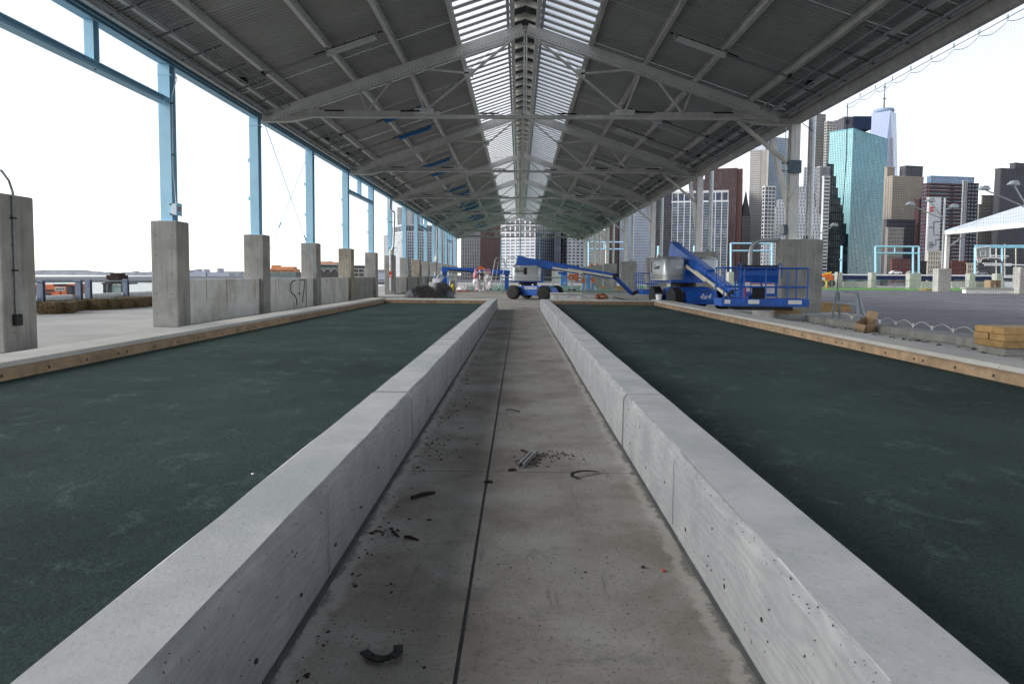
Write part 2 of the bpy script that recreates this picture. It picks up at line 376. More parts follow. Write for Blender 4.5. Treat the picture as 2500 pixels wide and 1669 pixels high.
for a, b in zip(js, js[1:]):
    for x0, x1 in ((-.87, -.217), (-.201, .87)):
        mb = MB(); e = .006
        if a > 23: x0, x1 = (-6.1 if x0 < -.5 else x0), (6.1 if x1 > .5 else x1)
        if a > 23:
            mb.box(max(x0, -.87), min(x1, .87), a + .005, 27.78, -.03, 0); mb.box(x0, x1, 27.78, b - .005, -.03, 0)
        else: mb.box(x0, x1, a + .005, b - .005, -.03, 0)
        mb.build('slab', 'walkway', wk)
cs = struct('court_surface', MB().box(-5.4, -1.18, -6, 27.2, -.02, .26), 'court')
tag(cs, 'left bocce court of dark green rubber granulate'); 
cs2 = struct('court_surface', MB().box(1.18, 5.4, -6, 27.2, -.02, .26), 'court')

# dirt lying along the foot of the low wall and on the strip right of the courts
def heap_sheet(name, x0, x1, y0, y1, z, label, dens=70):
    mb = MB()
    for i in range(dens):
        x, y = random.uniform(x0, x1), random.uniform(y0, y1); r = random.uniform(.015, .05) * random.choice((1, 1, 1.6))
        k = 6; ph = random.random() * 6
        ring = [(x + r * random.uniform(.6, 1.3) * math.cos(ph + j * math.tau / k), y + r * random.uniform(.6, 1.5) * math.sin(ph + j * math.tau / k), z) for j in range(k)]
        mb.add(ring + [(x, y, z + r * random.uniform(.25, .6))], [(j, (j + 1) % k, k) for j in range(k)])
    o = mb.build(name, 'clod'); return tag(o, label, kind='stuff')
heap_sheet('loose_dirt', 6.3, 9.1, 9, 22, .0, 'loose dark dirt strewn on the strip right of the right court', 900)
heap_sheet('loose_dirt', -8.6, -6.3, 11, 34, .0, 'loose dark dirt at the foot of the low white wall', 500)

# ------------------------------------------------------------------ kerbs beside the walk
KJ = [-3.8, .85, 5.55, 10.2, 14.95, 19.6, 24.3, 27.8]
def kerb(side, label):
    t = thing('concrete_kerb', label, 'kerb', (side * 1.03, 12, 0), group='concrete kerbs beside the walkway')
    for a, b in zip(KJ, KJ[1:]):
        mb = MB(); n = max(3, int((b - a) / .35)); dz = random.uniform(-.004, .004); dx = random.uniform(-.005, .005)
        prof = [(.862, 0), (.868, .398), (.872, .404), (.896, .438), (.904, .441), (1.176, .441), (1.19, .43), (1.19, 0)]
        k0 = 0; rings = []
        for i in range(n + 1):
            y = a + .028 + (b - a - .056) * i / n
            rings.append([(side * (p + dx + (random.uniform(-.0028, .0028) if 1 <= q <= 6 else 0)), y, z + (dz + random.uniform(-.0025, .0025) if z > 0 else 0)) for q, (p, z) in enumerate(prof)])
        vs = [p for r in rings for p in r]; m_ = len(prof); fs = []
        for i in range(n):
            for j in range(m_ - 1): fs.append((i * m_ + j, i * m_ + j + 1, (i + 1) * m_ + j + 1, (i + 1) * m_ + j))
        fs += [tuple(range(m_)), tuple(n * m_ + j for j in range(m_))]
        mb.add(vs, fs)
        o = mb.build('block', 'concrete_kerb', t)
        o.data.materials.append(M['kerb_form'])
        for p in o.data.polygons:
            if p.normal.x * side < -.3: p.material_index = 1
        # form joint and tie holes in the inner face
        MB().box(min(side * .90, side * 1.18), max(side * .90, side * 1.18), b - .032, b + .032, 0, .40).build('joint_filler', 'black', t)
        for y in (a + (b - a) * (.47 if side < 0 else .61),):
            if y > 1.5: MB().box(side * .8595, side * .8625, y - .0018, y + .0018, .03, .395).build('form_joint', 'galvanised_dull', t)
        y = a + .35
        while y < b - .2 and y < 15:
            if y > 1.2:
                mb = MB(); z = random.choice((.11, .12, .2)); r = random.uniform(.006, .012)
                mb.lathe([(r, -.002), (r * .7, .002)], (side * .8635, y, z), 'x', 8).build('tie_hole', 'black', t)
            y += random.uniform(.4, .7)
    MB().box(side * .84, side * .862, -6, 27.8, -.012, .006).build('edge_seal', 'joint', t)
    mb = MB()
    for i in range(240):
        y = 1.4 + 9 * random.random() ** 1.6; k_ = random.random() ** 3; w_ = .0008 + .0022 * k_; l_ = .0015 + .0065 * k_
        if random.random() < .6:
            q = random.random(); x, z = .870 + .026 * q, .402 + .036 * q
            mb.bar((side * (x - .0035), y, z + .0025), (side * (x + l_ * .5 - .0035), y + random.uniform(-.004, .004), z + .0025 + l_ * .68), w_, .003, (side * -1, 0, .7))
        else:
            z = random.uniform(.05, .38); x = .862 + .006 * z / .398 - .0045; mb.bar((side * x, y, z), (side * x, y + random.uniform(-.003, .003), z + l_ * 1.3), w_, .004, (1, 0, 0))
    tag(mb.build('surface_pits', 'joint', t), kind='stuff')
kerb(-1, 'long concrete kerb along the left edge of the walkway')
kerb(1, 'long concrete kerb along the right edge of the walkway')

# ------------------------------------------------------------------ timber borders round the courts
def border_along_y(side, label):
    t = thing('court_border', label, 'court border', (side * 5.7, 12, 0), group='timber faced court borders')
    y0 = -5.0; j = [y0 + 2.27 * i for i in range(15)]; j = [round(v - j[0] % .01 + .53, 3) for v in j]
    j = [v for v in j if v < 26.6] + [27.3]
    for a, b in zip(j, j[1:]):
        MB().prism([(side * 5.36, .20), (side * 5.42, .20), (side * 5.42, .386), (side * 5.40, .386), (side * 5.36, .365)], 'y', a + .003, b - .003).build('plank', 'wood', t)
        for q in (.1, (b - a) * .36, (b - a) * .66, b - a - .1):
            MB().lathe([(.017, -.004), (.017, .003), (.008, .003)], (side * 5.359, a + q, .315), 'x', 8).build('bolt', 'bolt', t)
    k = [-5, 1.4, 7.7, 14, 20.2, 27.9]
    for a, b in zip(k, k[1:]):
        MB().prism([(side * 5.42, 0), (side * 6.05, 0), (side * 6.05, .42), (side * 6.03, .44), (side * 5.44, .44), (side * 5.405, .39), (side * 5.42, .39)], 'y', a + .004, b - .004).build('coping', 'concrete_light', t)
border_along_y(-1, 'concrete coping with timber planks along the left side of the left court')
border_along_y(1, 'concrete coping with timber planks along the right side of the right court')
def border_along_x(x0, x1, label):
    t = thing('court_border', label, 'court border', ((x0 + x1) / 2, 27.4, 0), group='timber faced court borders')
    n = 2
    for i in range(n):
        a, b = x0 + (x1 - x0) * i / n, x0 + (x1 - x0) * (i + 1) / n
        MB().box(a + .003, b - .003, 27.16, 27.22, .2, .385).build('plank', 'wood', t)
        for q in (.1, (b - a) * .36, (b - a) * .66, b - a - .1):
            MB().lathe([(.017, -.004), (.017, .003)], (a + q, 27.159, .315), 'y', 8).build('bolt', 'bolt', t)
    MB().prism([(27.21, .39), (27.24, .44), (27.76, .44), (27.78, .42), (27.78, 0), (27.22, 0), (27.22, .39)], 'x', x0, x1).build('coping', 'concrete_light', t)
border_along_x(-5.35, -1.2, 'timber faced coping across the far end of the left court')
border_along_x(1.2, 5.35, 'timber faced coping across the far end of the right court')

# ------------------------------------------------------------------ left row: concrete piers, blue columns, low walls
PY = [11.5, 17.45, 23.35] + [29.5 + 6.12 * i for i in range(12)]
LX0, LX1 = -9.43, -8.75; COLX = -9.1; PTOP = 2.72
for k, y in enumerate(PY):
    lab = 'concrete pier nearest the camera, cut by the left edge' if k == 0 else ('%s concrete pier from the left edge under the blue columns' % ORD[k])
    mt = 'concrete_pier_brown' if k in (4, 8) else 'concrete_pier'
    t = thing('concrete_pier', lab, 'concrete pier', ((LX0 + LX1) / 2, y + .33, 0), group='concrete piers of the left row')
    MB().box(LX0, LX1, y, y + (.80 if k == 0 else .66), 0, PTOP).build('shaft', mt, t, bevel=.025)
    if k < 9:
        for z in (.35, .85, 1.35, 1.85, 2.35):
            for x in ((-9.3, -8.9) if k % 2 else (-9.26, -8.95)):
                MB().lathe([(.014, -.004), (.011, .003)], (x, y - .0005, z), 'y', 8).build('tie_hole', 'black', t)
            if k < 4: MB().lathe([(.014, -.003), (.011, .004)], (LX1 + .0005, y + .22, z), 'x', 8).build('tie_hole', 'black', t)
    # column
    if k > 0:
        lab = '%s light blue steel column from the left edge' % ORD[k - 1]
        if k == 1: lab = 'light blue steel column with the exit sign box, nearest the camera'
        c = thing('steel_column', lab, 'column', (COLX, y + .33, PTOP), group='light blue columns of the left row')
        MB().ibeam((COLX, y + .33, PTOP + .02), (COLX, y + .33, 6.70), .30, .30, .022, .016, (0, 1, 0)).build('shaft', 'blue_paint', c)
        MB().box(COLX - .2, COLX + .2, y + .12, y + .54, PTOP, PTOP + .02).build('base_plate', 'blue_paint', c)
        MB().box(COLX - .16, COLX + .2, y + .17, y + .49, 6.42, 6.44).build('stiffener', 'blue_paint', c)
        if k > 1:
            for z in (3.9, 5.2): MB().box(COLX - .22, COLX - .15, y + .2, y + .3, z, z + .12).build('bracket', 'blue_paint', c)
for k, (a, b, mt) in enumerate([(1, 2, 'wall_white'), (2, 3, 'wall_white'), (3, 4, 'wall_white'), (4, 5, 'concrete_pier'), (6, 7, 'wall_white'), (7, 8, 'concrete_pier'), (8, 9, 'concrete_pier'), (9, 10, 'concrete_pier'), (10, 11, 'wall_white'), (11, 12, 'concrete_pier')]):
    lab = ['low white stained wall between second and third piers', 'low white wall with black painted marks between third and fourth piers', 'low white wall between fourth and fifth piers', 'low bare grey wall between fifth and sixth piers', 'rust streaked low wall between seventh and eighth piers',
           'low grey wall between eighth and ninth piers', 'low grey wall between ninth and tenth piers', 'low grey wall between tenth and eleventh piers', 'low whitish wall between eleventh and twelfth piers', 'low grey wall between twelfth and thirteenth piers'][k]
    y0, y1 = PY[a] + .662, PY[b] - .002
    t = thing('low_wall', lab, 'wall', (-9.05, (y0 + y1) / 2, 0), group='low walls between the piers')
    MB().box(-9.2, -8.9, y0, y1, 0, 1.22).build('wall_panel', mt, t, bevel=.02)
    if mt == 'wall_white':
        for i in range(3):
            y = random.uniform(y0 + .4, y1 - .4); wv = random.uniform(.01, .03); z = random.uniform(.3, .7)
            MB().prism([(y - wv, 1.2), (y + wv, 1.2), (y + wv * .5, z), (y - wv * .3, z - .1)], 'x', -8.8985, -8.897).build('rust_streak', 'rust', t)
    if k == 1:
        x = -8.893
        def mark(pts, r): MB().tube([(x, p, q) for p, q in pts], r, 5).build('painted_mark', 'graffiti', t)
        Y = PY[2]
        mark([(Y + 3.75, 1.12), (Y + 3.45, 1.1), (Y + 3.2, .98), (Y + 3.15, .75), (Y + 3.35, .62), (Y + 3.75, .5), (Y + 3.9, .3), (Y + 3.85, .15)], .022)
        mark([(Y + 4.15, .62), (Y + 4.2, .58)], .04)
        mark([(Y + 4.35, 1.12), (Y + 4.9, 1.14), (Y + 4.85, .8), (Y + 4.7, .5), (Y + 4.62, .22)], .022)
        mark([(Y + 5.1, 1.2), (Y + 5.1, .02)], .018)

# eave beam, rails and posts of the left row
eb = thing('eave_beam', 'light blue steel eave beam running along the left row of columns', 'beam', (COLX, 40, 6.7))
for i in range(10):
    a, b = -6 + i * 10.7, -6 + (i + 1) * 10.7
    MB().ibeam((COLX, a, 6.88), (COLX, b, 6.88), .24, .35, .025, .02).build('beam_length', 'blue_paint', eb)
for z, x in ((7.075, -9.13), (6.79, -8.955)):
    MB().box(x - .14, x - .02, -6, 101, z, z + .03).build('angle', 'blue_paint', eb)
for k, i in enumerate((0, 4, 8, 12)):
    t = thing('wind_girt', ['light blue girt with hanger above the nearest left pier bay', 'light blue girt with hanger between fifth and sixth piers', 'light blue girt with hanger between ninth and tenth piers', 'light blue girt with hanger in the far left bay'][k], 'girt', (COLX, PY[i] + 3, 5.9), group='light blue girts of the left row')
    y0, y1 = PY[i] + (.33 if i else -6), PY[i + 1] + .17 if i == 0 else PY[i + 1] + .17
    if i: y0 += .16
    MB().ibeam((COLX, y0, 5.78), (COLX, y1, 5.78), .24, .16, .018, .014).build('rail', 'blue_paint', t)
    ym = PY[i] + 3.2 if i == 0 else (y0 + y1) / 2
    MB().ibeam((COLX, ym, 5.86), (COLX, ym, 6.7), .2, .2, .018, .014, (0, 1, 0)).build('hanger', 'blue_paint', t)
    MB().lathe([(.02, -.01), (.02, .01)], (COLX + .06, ym, 5.695), 'z', 8).build('bolt', 'bolt', t)
for k, i in enumerate((2, 6, 10)):
    t = thing('bracing_rods', ['thin crossed bracing rods between third and fourth blue columns', 'thin crossed bracing rods between seventh and eighth piers', 'thin crossed bracing rods far along the left row'][k], 'bracing', (COLX, PY[i] + 3, 1.4), group='crossed rods of the left row')
    for a, b in (((COLX + .25, PY[i] + .5, 6.6), (LX1 + .02, PY[i + 1] + .1, 1.4)), ((COLX, PY[i + 1] + .2, 6.6), (COLX + .2, PY[i] + .66, 1.9))):
        MB().tube([a, b], .012, 6).build('rod', 'blue_frame', t)
        m_ = Vector(a).lerp(Vector(b), .72); d = (Vector(b) - Vector(a)).normalized() * .16
        MB().tube([m_ - d, m_ + d], .028, 8).build('turnbuckle', 'blue_frame', t)

# ------------------------------------------------------------------ right row
RY = [23.35 + 12.22 * i for i in range(7)]
RX0, RX1 = 8.95, 10.32
for k, y in enumerate(RY):
    t = thing('concrete_pier', ['broad concrete pier carrying the nearest right column', 'broad concrete pier behind the right boom lift'][k] if k < 2 else '%s broad concrete pier of the right row counted from the camera' % ORD[k], 'concrete pier', (9.6, y + .33, 0), group='concrete piers of the right row')
    MB().box(RX0, RX1, y, y + .68, .0, PTOP - .03).build('shaft', 'concrete_pier_brown' if k == 99 else 'concrete_pier', t, bevel=.03)
    if k < 3:
        for z in (.5, 1.0, 1.5, 2.0, 2.5):
            for x in (9.22, 9.68, 10.1): MB().lathe([(.016, -.004), (.012, .003)], (x + random.uniform(-.03, .03), y - .0005, z), 'y', 8).build('tie_hole', 'black', t)
    c = thing('steel_column', '%s white steel column of the right row counted from the camera' % ORD[k], 'column', (9.35, y + .34, PTOP), group='white columns of the right row')
    MB().ibeam((9.35, y + .34, PTOP - .03), (9.35, y + .34, 6.6), .30, .30, .022, .016, (0, 1, 0)).build('shaft', 'white_steel', c)
    MB().box(9.14, 9.56, y + .13, y + .55, PTOP - .03, PTOP - .01).build('base_plate', 'white_steel', c)
    MB().bar((9.35, y + .52, 3.6), (9.42, y + 2.6, 6.5), .2, .16, (1, 0, 0)).build('brace', 'white_steel', c)
    MB().bar((9.25, y + .34, 5.2), (7.4, y + .34, 6.72), .11, .13, (0, 1, 0)).build('knee_brace', 'white_steel_dirty', c)
    p = thing('net_pole', '%s galvanised net pole of the right row counted from the camera' % ORD[k], 'pole', (9.95, y + .34, PTOP), group='galvanised net poles')
    MB().tube([(9.95, y + .34, PTOP - .03), (9.95, y + .34, 7.4)], .115, 16).build('pole', 'galvanised', p, smooth=True)
    MB().box(9.74, 10.16, y + .15, y + .55, PTOP - .03, PTOP).build('flange', 'galvanised_dull', p)
    for a in range(4): MB().tube([(9.95 + .16 * math.cos(a * 1.57 + .78), y + .35 + .16 * math.sin(a * 1.57 + .78), PTOP), (9.95 + .16 * math.cos(a * 1.57 + .78), y + .35 + .16 * math.sin(a * 1.57 + .78), PTOP + .12)], .018, 6).build('anchor_bolt', 'bolt', p)
eb = thing('eave_beam', 'white steel eave tube running along the right row of columns', 'beam', (9.4, 40, 6.6))
for i in range(9):
    a, b = -6 + i * 11.9, -6 + (i + 1) * 11.9
    mb = MB(); n = 14
    prof = [(9.42 + .2 * math.cos(j * math.tau / n), 6.80 + .23 * math.sin(j * math.tau / n)) for j in range(n)]
    mb.prism(prof, 'y', a, b).build('beam_length', 'white_steel_dirty', eb, smooth=True)

# ------------------------------------------------------------------ roof
X0 = .14; SL = .34; ZR = 10.16          # underside of the sheets at the ridge
def zr(u): return ZR - SL * abs(u)
YA, YB = -10.0, 100.6
YBACK = -46.0
rf = thing('shed_roof', 'gabled shed roof of ribbed grey sheets with a translucent ridge strip', 'roof', (X0, 45, 7))
def sheet_mesh(u0, u1, width, period, depth, frac, mt, name):
    """one ribbed sheet: ribs run up the slope; profile along y"""
    mb = MB(); n = round(width / period); ys = []
    for i in range(n):
        a = i * period; ys += [(a, 0), (a + period * (1 - frac) - .012, 0), (a + period * (1 - frac), depth), (a + period - .012, depth)]
    ys.append((width + .004, 0))
    vs = []
    for u, in ((u0,), (u1,)):
        for y, d in ys: vs.append((u, y, zr(u) + d))
    L = len(ys); fs = [(i, i + 1, L + i + 1, L + i) for i in range(L - 1)]
    mb.add(vs, fs); return mb.data(name, mt)
sheets = {}
for s in (-1, 1):
    me = sheet_mesh(s * 2.24, s * 9.42, .915, .1525, .022, .45, 'deck_sheet', 'roof_sheet')
    y = YA
    while y < YB - .1:
        o = link('roof_sheet', me, rf, (0, y - 45, -7 + random.uniform(0, .006))); y += .915
    MB().add([(X0 + s * .5, YBACK, zr(.5)), (X0 + s * 9.42, YBACK, zr(9.42)), (X0 + s * 9.42, YA, zr(9.42)), (X0 + s * .5, YA, zr(.5))], [(0, 1, 2, 3)]).build('roof_sheet', 'deck_sheet', rf)
    # purlins
    for u in (2.25, 4.1, 5.8, 7.7, 9.0):
        MB().ibeam((X0 + s * u, YA, zr(u) - .125), (X0 + s * u, YB, zr(u) - .125), .13, .22, .016, .012).build('purlin', 'white_steel_dirty' if s > 0 else 'white_steel', rf)
    MB().ibeam((X0 + s * .43, YA, zr(.43) - .13), (X0 + s * .43, YB, zr(.43) - .13), .14, .24, .016, .012).build('ridge_purlin', 'white_steel', rf)
    MB().box(X0 + s * .52, X0 + s * .62, YA, YB, zr(.6) - .16, zr(.6) - .1).build('gutter_strip', 'galvanised', rf)
    # rooflight bars and panes
    P = .58
    mbar = MB().prism([(-.15, 0), (.15, 0), (.15, .03), (.08, .09), (-.08, .09), (-.15, .03)], 'x', 0, 1).v
    y = 17.0
    bar = MB()
    for (a, b_) in ((-.14, .0),):
        pass
    bar = MB().add([(s * .5, -.13, zr(.5) - .02), (s * 2.3, -.13, zr(2.3) - .02), (s * 2.3, .13, zr(2.3) - .02), (s * .5, .13, zr(.5) - .02),
                    (s * .5, -.07, zr(.5) + .05), (s * 2.3, -.07, zr(2.3) + .05), (s * 2.3, .07, zr(2.3) + .05), (s * .5, .07, zr(.5) + .05)],
                   [(3, 2, 1, 0), (4, 5, 6, 7), (0, 1, 5, 4), (1, 2, 6, 5), (2, 3, 7, 6), (3, 0, 4, 7)]).data('rooflight_bar', 'white_steel')
    pane = MB().add([(s * .5, .0, zr(.5) + .03), (s * 2.3, .0, zr(2.3) + .03), (s * 2.3, P, zr(2.3) + .03), (s * .5, P, zr(.5) + .03)], [(0, 1, 2, 3)]).data('rooflight_pane', 'rooflight')
    while y < YB - P:
        link('rooflight_bar', bar, rf, (0, y - 45, -7)); link('rooflight_pane', pane, rf, (0, y - 45, -7)); y += P
    MB().add([(X0 + s * .5, YA, zr(.5) + .03), (X0 + s * 2.3, YA, zr(2.3) + .03), (X0 + s * 2.3, 17, zr(2.3) + .03), (X0 + s * .5, 17, zr(.5) + .03)], [(0, 1, 2, 3)]).build('rooflight_pane', 'rooflight', rf)
# ridge vent: dark hood with pale baffles
MB().prism([(X0 - .5, 10.2), (X0, 10.5), (X0 + .5, 10.2), (X0 + .5, 10.23), (X0, 10.53), (X0 - .5, 10.23)], 'y', YA, YB).build('ridge_cap', 'dark_vent', rf)
baf = MB().prism([(-.36, 0), (0, .12), (.36, 0), (.36, .2), (0, .3), (-.36, .2)], 'y', 0, .1).data('ridge_baffle', 'white_steel_dirty')
y = 17.
while y < YB - 1:
    link('ridge_baffle', baf, rf, (0, y - 45, 10.02 - 7)); y += 1.16 if (int(y) % 4) else .5
for (u, a, b) in ((0, 26, 34),):
    pass

# trusses
def truss(Y, label, dots):
    t = thing('roof_truss', label, 'truss', (X0, Y, 6.7), group='white steel roof trusses')
    for s in (-1, 1):
        X = lambda u: X0 + s * u
        # top chord: deep plate with two flanges, ending in a notch at the ridge
        a, b = (X(.10), zr(.10) - .24), (X(8.75), zr(8.75) - .24)
        D = .36
        for yy, nm in ((Y - .09, 'top_chord'), (Y + .07, 'top_chord')):
            MB().add([(X(.12), yy, a[1]), (X(.03), yy, a[1] - D), (X(8.62), yy, b[1] - D + .03), (X(8.75), yy, b[1]),
                      (X(.12), yy + .02, a[1]), (X(.03), yy + .02, a[1] - D), (X(8.62), yy + .02, b[1] - D + .03), (X(8.75), yy + .02, b[1])],
                     [(0, 1, 2, 3), (7, 6, 5, 4), (0, 4, 5, 1), (1, 5, 6, 2), (2, 6, 7, 3), (3, 7, 4, 0)]).build(nm, 'white_steel', t)
        if dots:
            mb = MB(); u = .2
            while u < 8.5:
                z = zr(u) - .24 - D + .055; mb.box(X(u) - .013, X(u) + .013, Y - .096, Y - .09, z - .013, z + .013); u += .125
            tag(mb.build('rivet_row', 'black', t), kind='stuff')
        # bottom chord
        MB().box(min(X(0), X(8.95)), max(X(0), X(8.95)), Y - .10, Y + .10, 6.74, 6.76).build('bottom_flange', 'white_steel', t)
        for yy in (Y - .035, Y + .02): MB().box(min(X(0), X(8.95)), max(X(0), X(8.95)), yy, yy + .015, 6.76, 6.85).build('bottom_chord', 'white_steel_dirty', t)
        MB().prism([(X(2.9), 6.852), (X(2.9), 6.96), (X(7.2), 7.0), (X(9.0), 7.0), (X(9.0), 6.58), (X(8.0), 6.60), (X(7.3), 6.735), (X(7.3), 6.852)], 'y', Y - .015, Y + .015).build('haunch_plate', 'white_steel_dirty', t)
        MB().bar((X(9.0), Y, 6.57), (X(8.0), Y, 6.59), .2, .02).build('haunch_flange', 'white_steel', t)
        MB().bar((X(8.0), Y, 6.59), (X(7.3), Y, 6.73), .2, .02).build('haunch_flange', 'white_steel', t)
        for (u0, z0, u1, z1, w_) in ((.32, 9.45, 3.4, 6.95, .11), (1.9, 8.24, 3.7, 8.4, .06), (3.4, 6.95, 3.95, 8.3, .10), (5.35, 6.97, 4.25, 8.35, .08), (5.4, 6.97, 5.75, 7.9, .07), (7.35, 6.98, 6.2, 7.75, .08), (7.5, 6.98, 7.62, 7.3, .06)):
            MB().bar((X(u0), Y - .03, z0), (X(u1), Y - .03, z1), .06, w_, (0, 1, 0)).build('web_member', 'white_steel_dirty', t)
        MB().box(min(X(1.75), X(2.05)), max(X(1.75), X(2.05)), Y - .06, Y - .045, 8.1, 8.4).build('gusset', 'white_steel', t)
        MB().box(min(X(3.1), X(3.75)), max(X(3.1), X(3.75)), Y - .06, Y - .045, 6.86, 7.05).build('gusset', 'white_steel', t)
    for d in (-.05, .03): MB().box(X0 + d, X0 + d + .05, Y - .06, Y + .06, 6.86, 9.6).build('king_post', 'white_steel', t)
TY = [23.69 + 12.23 * i for i in range(7)]
for k, y in enumerate(TY):
    truss(y, 'white steel roof truss nearest the camera' if k == 0 else '%s white steel roof truss counted from the camera' % ORD[k], k < 3)
# slender roof bracing rods and cables
br = thing('roof_bracing', 'thin steel rods crossing under the roof between the trusses', 'bracing', (X0, 40, 8))
for k in range(6):
    for s in (-1, 1):
        a = (X0 + s * 8.4, TY[k] + .3, 6.95); b = (X0 + s * .6, TY[k + 1] - .3, 9.6)
        MB().tube([a, b], .012, 5).build('rod', 'galvanised', br)
        MB().tube([(X0 + s * .6, TY[k] + .3, 9.6), (X0 + s * 8.4, TY[k + 1] - .3, 6.95)], .01, 5).build('rod', 'galvanised', br)
# end rafters at the far gable
gb = thing('gable_frame', 'pale arched frame closing the far gable of the shed', 'frame', (X0, 100.7, 6.6))
for s in (-1, 1):
    MB().bar((X0 + s * 9.3, 100.75, 6.75), (X0, 100.75, 9.95), .2, .35).build('rafter', 'white_steel', gb)
MB().tube([(X0 + 3.6 * math.cos(math.pi * i / 16), 100.6, 7.3 + 1.35 * math.sin(math.pi * i / 16)) for i in range(17)], .09, 6).build('arch', 'white_steel', gb)
for x in (-2.7, 0.14, 3.0): MB().bar((x, 100.6, 0), (x, 100.6, 7.3 if abs(x - .14) > 1 else 8.6), .14, .14).build('post', 'blue_frame', gb)

# ------------------------------------------------------------------ black linear lamps on the bottom chords
for k, y in enumerate(TY):
    for j, u in enumerate((-6.5, -3.9, -1.2, 1.45, 4.1, 6.75)):
        l = thing('linear_lamp', '%s black linear lamp from the left on the %s truss' % (ORD[j], 'nearest' if k == 0 else ORD[k]), 'lamp', (X0 + u, y - .08, 6.95), group='black linear lamps on the trusses')
        z0 = 6.93 if abs(u) > 2.9 else 6.86
        MB().tube([(X0 + u - .33, y - .08, z0 + .03), (X0 + u + .33, y - .08, z0 + .03)], .026, 8).build('housing', 'black', l)
        for d in (-.25, .25): MB().box(X0 + u + d - .015, X0 + u + d + .015, y - .07, y - .03, z0 + .02, z0 + .04).build('bracket', 'black', l)

# ------------------------------------------------------------------ strip lights and conduits under the slopes
def on_slope(s, u, y, d): return Vector((X0 + s * u, y, zr(u) - d))
n_l = {-1: 0, 1: 0}
for k in range(-1, 6):
    for dy in (5.3, 8.8):
        y = 23.7 + 12.23 * k + dy
        if y < 19: continue
        for s in (-1, 1):
            blue = s < 0 and k >= 0
            side = 'left' if s < 0 else 'right'; i = n_l[s]; n_l[s] += 1
            t = thing('strip_light', '%s strip light under the %s roof slope, %s from the camera' % ('blue wrapped' if blue else 'grey', side, ORD[i]), 'strip light', on_slope(s, 5.1, y, .3), group='strip lights under the roof')
            a, b = on_slope(s, 4.35, y, .36), on_slope(s, 5.8, y, .36)
            MB().bar(a, b, .17, .05).build('housing', 'white_steel' if not blue else 'fixture_blue', t)
            MB().tube([a + Vector((0, 0, -.05)), b + Vector((0, 0, -.05))], .075, 10).build('lens', 'fixture_blue' if blue else 'fixture_lens', t, smooth=True)
            for e in (a, b): MB().bar(e + Vector((-.03 * s, 0, .03)), e + Vector((.03 * s, 0, .03)), .2, .16).build('end_cap', 'fixture_blue' if blue else 'grey_plastic', t)
            for q in (.1, .35, .65, .9): p = a.lerp(b, q); MB().box(p.x - .015, p.x + .015, y + .08, y + .12, p.z, p.z + .16).build('hanger', 'black', t)
            MB().bar(on_slope(s, 4.2, y + .1, .25), on_slope(s, 6.2, y + .1, .25), .03, .03).build('strut', 'black', t)
            c = thing('conduit_pair', 'pair of thin conduits up the %s slope to its %s strip light' % (side, ORD[i]), 'conduit', on_slope(s, 7, y, .3), group='conduits up the slopes')
            for o_ in (.06, .17):
                MB().tube([on_slope(s, 5.75, y + o_, .3), on_slope(s, 8.2, y + o_, .3)], .014, 6).build('conduit', 'conduit', c)
            for u in (5.8, 7.7): p = on_slope(s, u, y + .11, .3); MB().box(p.x - .025, p.x + .025, p.y - .12, p.y + .12, p.z - .03, p.z + .05).build('clamp', 'black', c)
            p = on_slope(s, 8.3, y + .1, .24); MB().box(p.x - .1, p.x + .1, p.y - .1, p.y + .1, p.z - .08, p.z + .02).build('junction_box', 'black', c)
for s in (-1, 1):
    side = 'left' if s < 0 else 'right'
    t = thing('eave_conduits', 'bundle of long conduits on brackets along the %s eave' % side, 'conduit', (X0 + s * 8.5, 40, 7), group='conduits along the eaves')
    for u, d, r in ((8.0, .33, .022), (8.25, .36, .024), (8.62, .42, .03), (8.72, .36, .02)):
        MB().tube([on_slope(s, u, 8, d), on_slope(s, u, 100, d)], r, 8).build('conduit', 'galvanised_dull', t)
    MB().bar(on_slope(s, 8.44, 8, .26), on_slope(s, 8.44, 100, .26), .12, .05).build('cable_tray', 'white_steel', t)
    y = 13.2
    while y < 99:
        MB().bar(on_slope(s, 7.8, y, .29), on_slope(s, 8.85, y, .33), .04, .04).build('bracket', 'conduit', t); y += 1.53

